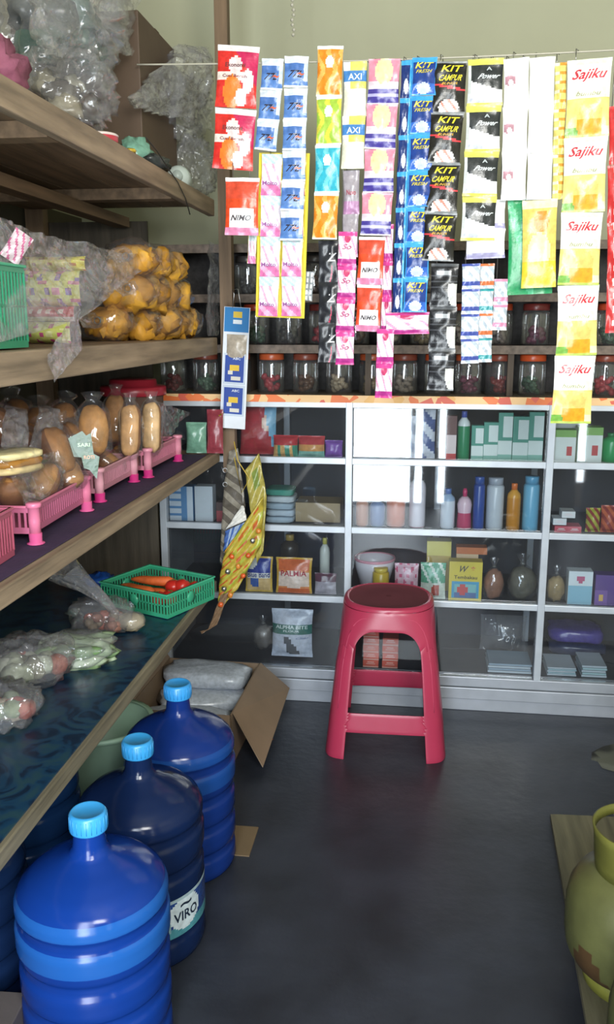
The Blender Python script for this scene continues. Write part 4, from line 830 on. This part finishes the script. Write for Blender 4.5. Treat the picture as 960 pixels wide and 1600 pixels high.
P = onsh(245, 235, -.69); tag(B().blob(.03, .06, .02, '3c4040', 'printed_film', 16, .3, 8).build('dark_wrapper', loc=(-.69, P.y, Z1+.021)), 'dark crumpled wrapper between teal bag and white bottle', 'wrapper')
pts = [onsh(x, y, -.655) for x, y in ((228, 215), (245, 235), (262, 262), (278, 285), (290, 310), (297, 335))]; tag(B().tube([tuple(p-pts[0]) for p in pts], .0016, '2c2a28', 'plastic', 6).build('black_wire', loc=pts[0]), 'thin black wire hanging over the top shelf edge', 'wire')
# ================================================================ hanging line and sachet strips
YS = 2.34; zl = onY(640, 93, YS).z
rp = [(-.75+1.6*k/30, YS+.012, zl+.004+.012*((k/15-1)**2)) for k in range(31)]
tag(B().tube([(x+.75, y-YS, z-zl) for x, y, z in rp], .0022, 'b8b4a4', 'plastic', 6).build('hanging_line', loc=(-.75, YS, zl)), 'thin pale cord stretched across the shop holding the sachets', 'cord')
W0 = 'f4f2f0'
def A_red(u, v):
    if v > .9: return 'ece4e6'
    if (u-.45)**2*2+(v-.68)**2*3 < .06: return 'e8d8d8'
    if (u-.78)**2*2.2+(v-.42)**2 < .04 or (u-.62)**2+(v-.16)**2 < .02: return 'f6f0f4'
    if (u-.4)**2+(v-.25)**2*.7 < .05: return 'f08030'
    if abs(v-.5) < .06 and u < .7: return 'f2e2d8'
    return 'd8322c' if (u+v) < 1.35 else 'c8285c'
def A_blue(u, v):
    if v > .78 or v < .06: return 'dfe8f4'
    if u > .84 and v > .2: return 'c8d8f0'
    return '5c86c8' if v < .5 else '5078bc'
def A_pinkw(u, v):
    if u < .04 or u > .96: return 'd8c43c'
    if v > .75: return 'c4e0e4' if (u*3+v*7) % 1 < .5 else 'e0e8f0'
    if v < .28: return 'e07ab0' if (u+v*2) % .8 < .45 else 'eab0d0'
    return 'ece4f0' if (u*5+v*4) % 2 < 1.5 else 'f2b8d4'
def A_yel(a, b_): 
    return lambda u, v: W0 if v > .93 or v < .05 else (W0 if ((u-.5)**2*2+(v-.68)**2*3) < .05 else (b_ if (u+.15*sin(v*9)) % .5 < .2 else a))
def A_wy(u, v): return 'f0efd8' if v < .5 else ('4a86c8' if .62 < v < .82 else ('e8e070' if u > .3 else 'f4f4ec'))
def A_purp(u, v):
    if v < .34 and v > .04: return '4a3f98' if abs(v-.2) > .03 else 'b8b4e0'
    if (u-.5)**2+(v-.72)**2 < .09: return 'f4e4b0'
    return 'ec90a8' if v > .5 else 'e6d8e4'
def A_black(u, v):
    if (abs((u-.1)**2+(v-.35)**2-.35) < .03 and v < .4): return 'c83058'
    return '24262c'
def A_pw(u, v):
    if v > .88 or v < .08: return 'd84a98'
    if (u-.5)**2+(v-.8)**2*1.5 < .03: return 'c84070'
    if v < .2: return 'b83c90'
    return 'f0e4ec' if (u*3+v*2) % 1.3 < 1 else 'e8a8c8'
def A_rw(u, v):
    if v > .93: return 'f2eef0'
    if v > .62: return 'd85038'
    if abs(v-.3) < .16 and .12 < u < .88: return 'f4f0f2'
    return 'e08ab0' if v < .12 else 'e4502c'
def A_kitb(u, v):
    if v > .88 or v < .04 or u < .05 or u > .95: return '46a8ee'
    if v < .32 and (u-.5)**2*.8+(v-.18)**2*3 < .06: return 'cfd8ee'
    return '1f3f8c' if v > .3 else '3468c4'
def A_kits(u, v): return '46a8ee' if v > .88 or u > .8 else ('d8dff0' if (u-.5)**2+(v-.3)**2 < .04 else '1c3474')
def A_kitk(u, v):
    if v > .95 or v < .04: return '8a8e92'
    if abs(v-.5+.12*(u-.5)) < .025: return 'd84048'
    if v < .27 and (u-.5)**2+(v-.12)**2*4 < .1: return 'f0ece8' if (u*7+v*9) % 2 < 1.3 else 'd89080'
    return '1d1c1a'
def A_blk2(u, v):
    if v > .93 or v < .04: return '55585c'
    if abs(v-.78) < .06 and .2 < u < .75: return 'b8bcc0'
    if u > .68 and v < .55 and (u*2+v) > 1.6: return 'd0d0cc'
    return '4a4c52' if (v*14 % 2 < .35) else '1e1f24'
def A_pow(u, v):
    if v > .86: return 'ece468'
    if v < .06: return 'e8e060'
    if u < .1: return 'd8dcdc'
    if v > .42+.25*(.5-u) and v > .34: return '2c3032'
    return 'f8f8fa' if v > .16 or u > .5 else 'c8ccdc'
def A_white(u, v):
    return 'b88a98' if ((u-.25)/.22)**2+((v-.55)/.13)**2 < 1 and (u-.28)**2*8+(v-.5)**2*20 > .08 else 'fafafa'
def A_saj(u, v):
    if v < .04: return 'b8cc60'
    if v < .5:
        if (u-.55)**2+(v-.2)**2*.9 < .09: return 'f0a830' if v < .22 else 'f4cc74'
        if v < .12: return '7ab04c' if u < .4 else 'f4e8b8'
        return 'f2dc84'
    if v < .62 and .15 < u < .9: return 'e8f0d8'
    if v > .93: return 'e8f2d0'
    return 'faf8f4'
def A_thin(u, v): return 'f0e080' if (v*5 % 1) < .6 else ('e8a040' if u > .4 else 'f4f0d0')
def A_red2(u, v): return 'c83838' if u < .3 or (v*4 % 1) < .5 else 'f0e0d8'
def A_grn(u, v): return '2a9a60' if (u*2+v) % 1.2 < .9 else '54b888'
def A_food(u, v):
    if v < .3: return 'e4c838'
    if (u-.5)**2+(v-.42)**2*3 < .12: return 'f0dcb0'
    if (u-.55)**2+(v-.75)**2*3 < .05: return 'e0902c'
    return 'e8cc6c' if v < .9 else 'f4e8c0'
def A_gray(u, v): return 'a8a0a8' if v > .3 else 'b888b0'
def A_clear(c): return lambda u, v: c if .12 < v < .3 or v > .9 else ('e8ecf0' if (u*3+v*4) % 2 < 1.1 else 'b8c4d0')
def design(w, h, t, art, texts=(), nx=14, ny=18, seed=1, mat='printed_film', name='sachet'):
    return (w, h, MB().pouch(w, h, t, art, nx, ny, 0, -h/2, 0, texts, mat, seed), name)
def strip(lab, cat, xa, xb, ya, xa2, xb2, yb, n, specs, Y=YS, cols=1, t=.014, name='sachet_strip', group=None, backing=None, gap=0, order=None, part='sachet', top=None):
    # top corners (xa..xb at ya) and bottom corners (xa2..xb2 at yb), n rows
    a, b2, c, d = onY(xa, ya, Y), onY(xb, ya, Y), onY(xa2, yb, Y), onY(xb2, yb, Y)
    w = ((b2.x-a.x)+(d.x-c.x))/2; xt = (a.x+b2.x)/2; xbm = (c.x+d.x)/2; zt = (a.z+b2.z)/2; zb = (c.z+d.z)/2; rh = (zt-zb)/n; cw = w/cols
    lean = math.atan2(xbm-xt, zt-zb); T_ = thing(name, lab, cat, (xt, Y, zt), (0, 0, 0), group); R = random.Random(xa); protos = {}
    for r in range(n):
        for cc in range(cols):
            k = order[r] if order else (r % len(specs)); 
            if isinstance(k, (list, tuple)): k = k[cc]
            if k is None: continue
            loc = (((xbm-xt)*(r/n))+(cc-(cols-1)/2)*cw, R.uniform(-.003, .003), -r*rh); rot = (R.uniform(-.05, .05), -lean*1+R.uniform(-.02, .02), R.uniform(-.1, .1))
            if k in protos: copyo(protos[k], T_, loc, rot)
            else:
                art, tx = specs[k]; m = MB().pouch(cw*.985, rh*1.0, t, art, 24, 30, 0, -rh/2, 0, tx, seed=k+xa % 7)
                protos[k] = m.build(part, T_, loc, rot)
    if backing: MB().box(-w/2-.006, w/2+.006, t/2+.004, t/2+.0055, -(zt-zb)-.004, .003, backing, 'card').build('backing_card', T_, rot=(0, -lean, 0))
    hk = MB(); pin = .0024
    hk.tube([(-w*.3, .008, -.004), (-w*.3, .012, max(.004, zl-zt+.008)), (-w*.3+.006, .014, max(.002, zl-zt+.004))], .0012, 'c0c0c0', 'steel', 5).build('hanger', T_)
    return T_
nimo = [('NIMO', .5, .3, .6, .1, '33282c', .1)]; eko = [('Ekonomi', .45, .68, .5, .07, '6a3a3c', 0), ('Cuci Bersih', .45, .5, .62, .05, '7a3040', 0)]
strip('red and orange detergent pouches, topmost pair, far left', 'sachet strip', 338, 410, 72, 335, 393, 265, 2, [(A_red, eko), (A_red, eko)], t=.02, name='pouch_strip')
strip('red detergent pouch reading NIMO hanging below the pair', 'sachet strip', 353, 406, 278, 352, 406, 368, 1, [(A_rw, nimo)], Y=YS-.01, t=.02, name='pouch_strip')
t7 = [('77L', .5, .42, .6, .22, '2c2430', .25), ('~', .7, .42, .28, .1, 'd86a4a', .2)]
strip('left column of pale blue sachets marked 77L', 'sachet strip', 410, 444, 92, 398, 434, 236, 3, [(A_blue, t7)], Y=YS-.004, t=.01)
strip('right longer column of pale blue sachets marked 77L', 'sachet strip', 444, 484, 88, 438, 473, 376, 6, [(A_blue, t7)], Y=YS-.012, t=.01)
strip('yellow edged card of pink and white sachets, two columns', 'sachet strip', 408, 480, 240, 402, 472, 494, 4, [(A_pinkw, [('Molto', .45, .3, .7, .1, '9a5a9a', 0)])], Y=YS+.012, cols=2, t=.008, backing='e2cc30', name='carded_sachets')
strip('narrow pink and white strip left of the yellow card', 'sachet strip', 388, 402, 366, 386, 400, 412, 1, [(A_pinkw, ())], Y=YS+.02)
strip('narrow strip of orange, lime, cyan and orange sachets', 'sachet strip', 497, 537, 72, 488, 529, 374, 4, [(A_yel('f0902c', 'f4b860'), ()), (A_yel('a8cc4c', 'e0d850'), ()), (A_yel('38b4cc', '70ccd8'), ())], Y=YS-.006, order=[0, 1, 2, 0])
strip('pale yellow and white strip with blue labels', 'sachet strip', 537, 574, 96, 533, 570, 264, 2, [(A_wy, [('AXI', .5, .72, .6, .12, 'e8eef8', 0)])], Y=YS+.004)
strip('grey and mauve sachet strip behind the pale yellow one', 'sachet strip', 537, 562, 266, 534, 560, 402, 2, [(A_gray, [('Nuvo', .5, .5, .6, .12, 'a83048', 0)])], Y=YS+.022)
strip('pink and cream strip with purple bands', 'sachet strip', 577, 626, 92, 562, 612, 368, 4, [(A_purp, [])], Y=YS+.002)
strip('black sachets with red swirl and vertical white writing', 'sachet strip', 499, 528, 376, 497, 530, 566, 3, [(A_black, [('Z', .7, .6, .4, .2, 'd8d8dc', .2)])], Y=YS+.03, t=.008)
strip('white and pink sachet strip right of the black one', 'sachet strip', 530, 558, 362, 523, 554, 570, 4, [(A_pw, [('So', .5, .55, .5, .16, 'b04070', .2)])], Y=YS+.01)
strip('red and white pouches reading NIMO below the purple bands', 'sachet strip', 560, 604, 370, 556, 596, 518, 2, [(A_rw, nimo)], Y=YS+.016, t=.016)
strip('thin magenta strip behind the NIMO pouches', 'sachet strip', 598, 616, 350, 594, 612, 520, 3, [(A_pw, ())], Y=YS+.026)
strip('lowest pink and white strip ending before the cabinet', 'sachet strip', 589, 617, 514, 586, 613, 622, 2, [(A_pw, [])], Y=YS+.008)
kb = [('KIT', .5, .78, .66, .16, 'e8d840', .15), ('FRESH', .5, .62, .62, .09, 'd8c838', .1)]
strip('narrow column of dark blue sachets with bright blue seams', 'sachet strip', 628, 646, 94, 612, 630, 488, 7, [(A_kits, ())], Y=YS-.006, t=.01)
strip('blue detergent sachets with yellow writing in a long column', 'sachet strip', 645, 684, 90, 629, 668, 488, 7, [(A_kitb, kb)], Y=YS-.010, t=.012)
strip('pink folded strip under the blue detergent strip', 'sachet strip', 602, 672, 488, 602, 672, 522, 1, [(A_pw, ())], Y=YS+.012, t=.012)
kk = [('KIT', .55, .86, .6, .13, 'e8dc3c', .15), ('CAMPUR', .52, .68, .72, .12, 'e8d83c', .12), ('BUNGA', .5, .57, .5, .05, 'd8a840', .1)]
strip('black sachets with bold yellow writing, four in a column', 'sachet strip', 680, 730, 96, 658, 712, 408, 4, [(A_kitk, kk)], Y=YS-.014, t=.014)
strip('dark grey sachet strip with small white labels', 'sachet strip', 674, 718, 412, 668, 710, 610, 3, [(A_blk2, [])], Y=YS+.004, t=.01)
pw = [('Power', .62, .62, .6, .11, 'dfe6ea', .2), ('A', .6, .78, .16, .08, 'c8d0d4', 0)]
strip('black and white sachets with yellow bands', 'sachet strip', 733, 787, 92, 718, 776, 376, 4, [(A_pow, pw)], Y=YS-.004, t=.014)
strip('white glossy sachets under the yellow banded column', 'sachet strip', 728, 792, 312, 726, 790, 404, 2, [(lambda u, v: 'f4f4f6' if v > .2 else 'a8a4c8', [])], Y=YS+.008, t=.012)
strip('bright white sachets with faint mauve ovals, two columns', 'sachet strip', 788, 868, 90, 783, 864, 312, 3, [(A_white, ()), (lambda u, v: 'fafafa', [])], Y=YS-.012, cols=2, order=[(0, 1)]*3, t=.012)
strip('thin yellow strip between white and seasoning sachets', 'sachet strip', 868, 886, 98, 862, 882, 312, 3, [(A_thin, ())], Y=YS+.008)
sj = [('Sajiku', .5, .79, .76, .17, 'c83040', .2), ('bumbu', .5, .56, .56, .06, 'a8a888', .1)]
strip('long strip of yellow and white seasoning sachets reading Sajiku', 'sachet strip', 889, 956, 92, 860, 928, 662, 5, [(A_saj, sj)], Y=YS-.018, t=.018)
strip('red and cream strip at the right edge of photo', 'sachet strip', 952, 985, 165, 946, 980, 520, 4, [(A_red2, ())], Y=YS-.004)
strip('green pouch hanging behind the yellow food pack', 'sachet strip', 794, 866, 310, 790, 864, 460, 1, [(A_grn, ())], Y=YS+.02, t=.02, name='green_pouch')
strip('yellow food pouch hanging in front of green one', 'sachet strip', 816, 872, 312, 814, 868, 450, 1, [(A_food, [])], Y=YS+.0, t=.014, name='food_pouch')
strip('narrow strip of clear and blue sachets, left', 'sachet strip', 722, 752, 412, 720, 748, 568, 4, [(A_clear('4a5aa8'), ())], Y=YS+.0, t=.008)
strip('narrow clear strip with orange and teal prints', 'sachet strip', 750, 774, 412, 746, 768, 566, 4, [(A_clear('d8784a'), ()), (A_clear('3a9aa0'), ())], Y=YS+.012, t=.008)
strip('short pink translucent sachets beside the clear strips', 'sachet strip', 772, 796, 436, 770, 792, 516, 2, [(A_clear('d890b0'), ())], Y=YS+.02, t=.01)
strip('grey strip of pills beside the yellow card', 'sachet strip', 472, 492, 424, 470, 488, 470, 1, [(lambda u, v: 'd8dcdc' if (u*3 % 1-.5)**2+(v*5 % 1-.5)**2 < .1 else '8c9296', ())], Y=YS+.02, t=.006, name='blister_strip', part='blister')
# blue battery card hanging from the post
P = onY(371, 480, 2.76); bc = thing('battery_card', 'blue hanging card with batteries on a wire hook', 'card', P, (0, .06, 0))
w = onY(392, 560, 2.76).x-onY(352, 560, 2.76).x; h = P.z-onY(371, 670, 2.76).z
m = B().box(-w/2, w/2, 0, .003, -h, 0, 'dfe4ec', 'card').art(-w/2+.002, w/2-.002, -h*.2, -.001, -.0006, lambda u, v: 'd8b83c' if (.35 < u < .75 and .6 < v < .85) else ('dfe6ec' if (.35 < u < .75 and .3 < v < .5) else '1f78b8'), 14, 12)
m.build('card_board', bc); B().pouch(w*.8, h*.2, .02, flat('b8ac9c'), 10, 10, .004, -h*.32, -.004, (), 'printed_film', 3).build('battery_pouch', bc)
for k in range(2):
    z0 = -h*.5-k*h*.265; q = B().box(-w*.42, w*.42, -.006, -.0005, z0-h*.125, z0+h*.125, 'c8d4e4', 'card').art(-w*.37, w*.37, z0-h*.11, z0+h*.11, -.0068, lambda u, v: 'e0bc38' if (.25 < u < .75 and .45 < v < .62) else ('d8d4c8' if (.2 < u < .45 and .3 < v < .45) or (.35 < u < .8 and .1 < v < .24) else '24469c'), 12, 14)
    q.text('ABC', .08*w, z0+h*.085, -.0076, w*.3, h*.02, 'dfe6f0').build('battery_blister', bc)
B().tube([(-.015, 0, -.003), (-.012, 0, .04), (-.02, 0, .052), (.0, 0, .056), (.012, 0, .0)], .0012, 'c8c8c8', 'steel', 5).build('wire_hook', bc)
# yellow candy strip hanging off the shelf edge
P = onY(385, 705, 2.75); cs_ = thing('candy_strip', 'folded yellow candy strip dangling at the shelf edge', 'candy strip', P)
def cpx(x, y, Y): return onY(x, y, Y+.6)-P
def ribbon(pts, name, col, fn=None, nseg=14, amp=.004):
    m = MB(); vs = []; fs = []; cl = []
    K = len(pts)-1; rows_ = []
    for i_ in range(K*nseg+1):
        q = i_/nseg; k = min(int(q), K-1); tt = q-k; l = Vector(pts[k][0]).lerp(Vector(pts[k+1][0]), tt); r = Vector(pts[k][1]).lerp(Vector(pts[k+1][1]), tt); rows_.append((l, r))
    for i_, (l, r) in enumerate(rows_):
        for j in range(9): p = l.lerp(r, j/8); vs.append(tuple(p+Vector((0, amp*sin(i_*.9+j*.7), 0))))
    for i_ in range(len(rows_)-1):
        for j in range(8): fs.append((i_*9+j, i_*9+j+1, (i_+1)*9+j+1, (i_+1)*9+j)); cl.append(lin(fn(j/8, i_/len(rows_)) if fn else col))
    return m.add(vs, fs, cl, 'printed_film', True).build(name, cs_, solid=.0015)
yf = lambda u, v: 'c06434' if sin(u*9+1)*sin(v*60) > .55 else ('a8b040' if sin(v*34+u*5) > .8 else 'b8a440')
ribbon([(cpx(383, 735, 2.13), cpx(405, 708, 2.14)), (cpx(392, 800, 2.13), cpx(417, 775, 2.14)), (cpx(402, 880, 2.13), cpx(412, 860, 2.14))], 'printed_ribbon', 'ccb848', lambda u, v: '7a8a44' if (.3 < u < .7 and .08 < v < .3) else 'a89c50')
ribbon([(cpx(352, 860, 2.10), cpx(412, 775, 2.12)), (cpx(344, 900, 2.10), cpx(409, 850, 2.12)), (cpx(341, 940, 2.10), cpx(372, 920, 2.12)), (cpx(338, 963, 2.10), cpx(350, 945, 2.12))], 'candy_ribbon', 'd4bc3c', yf)
ribbon([(cpx(358, 705, 2.15), cpx(372, 700, 2.15)), (cpx(350, 760, 2.15), cpx(384, 790, 2.15)), (cpx(346, 830, 2.15), cpx(372, 850, 2.15)), (cpx(344, 880, 2.15), cpx(350, 890, 2.15))], 'grey_ribbon', '6f6a60', lambda u, v: '8a8478' if (v*9 % 1) < .5 else '5c564e')
ribbon([(cpx(378, 790, 2.12), cpx(381, 790, 2.12)), (cpx(352, 828, 2.12), cpx(386, 812, 2.12))], 'white_paper', 'dedcd6')
ribbon([(cpx(352, 830, 2.118), cpx(384, 815, 2.118)), (cpx(349, 862, 2.118), cpx(364, 850, 2.118))], 'blue_paper', '4a68a8', lambda u, v: '4a68a8' if (u*6 % 2) < 1 else 'a0b4d0')
ribbon([(cpx(345, 930, 2.09), cpx(358, 925, 2.09)), (cpx(325, 985, 2.09), cpx(340, 975, 2.09)), (cpx(312, 986, 2.09), cpx(316, 990, 2.09))], 'brown_tail', '8a7058')
B().tube([cpx(366, 690, 2.14), cpx(372, 720, 2.13), cpx(390, 748, 2.12), cpx(378, 770, 2.12), cpx(366, 715, 2.13)], .0014, 'd8b840', 'plastic', 5).build('yellow_string', cs_)
for k, (x, y) in enumerate(((352, 735), (352, 757))): B().lathe([(.0065, -.001), (.0085, 0), (.0065, .001), (.0065, -.001)], 'c0c4c8', 'steel', 16, RT(*cpx(x, y, 2.10), rx=pi/2), cap=False).build('metal_ring', cs_)
for k, (x, y) in enumerate(((362, 870), (356, 893), (372, 885), (380, 900), (350, 920), (360, 930), (388, 868), (395, 845), (404, 830), (345, 945))):
    B().blob(.009, .006, .009, ('d8602c', 'b8b8b0', 'd8883c')[k % 3], 'steel' if k % 3 == 1 else 'printed_film', 10, .2, k, M=RT(*cpx(x, y, 2.085))).build('candy', cs_)
tag(B().tube([(0, 0, 0), (.004, -.05, .005), (.0, -.1, .0)], .002, 'c8a838', 'steel', 6).build('nail_hook', loc=(-.635, 2.8, P.z+.12)), 'small hook holding the candy strip', 'hook')
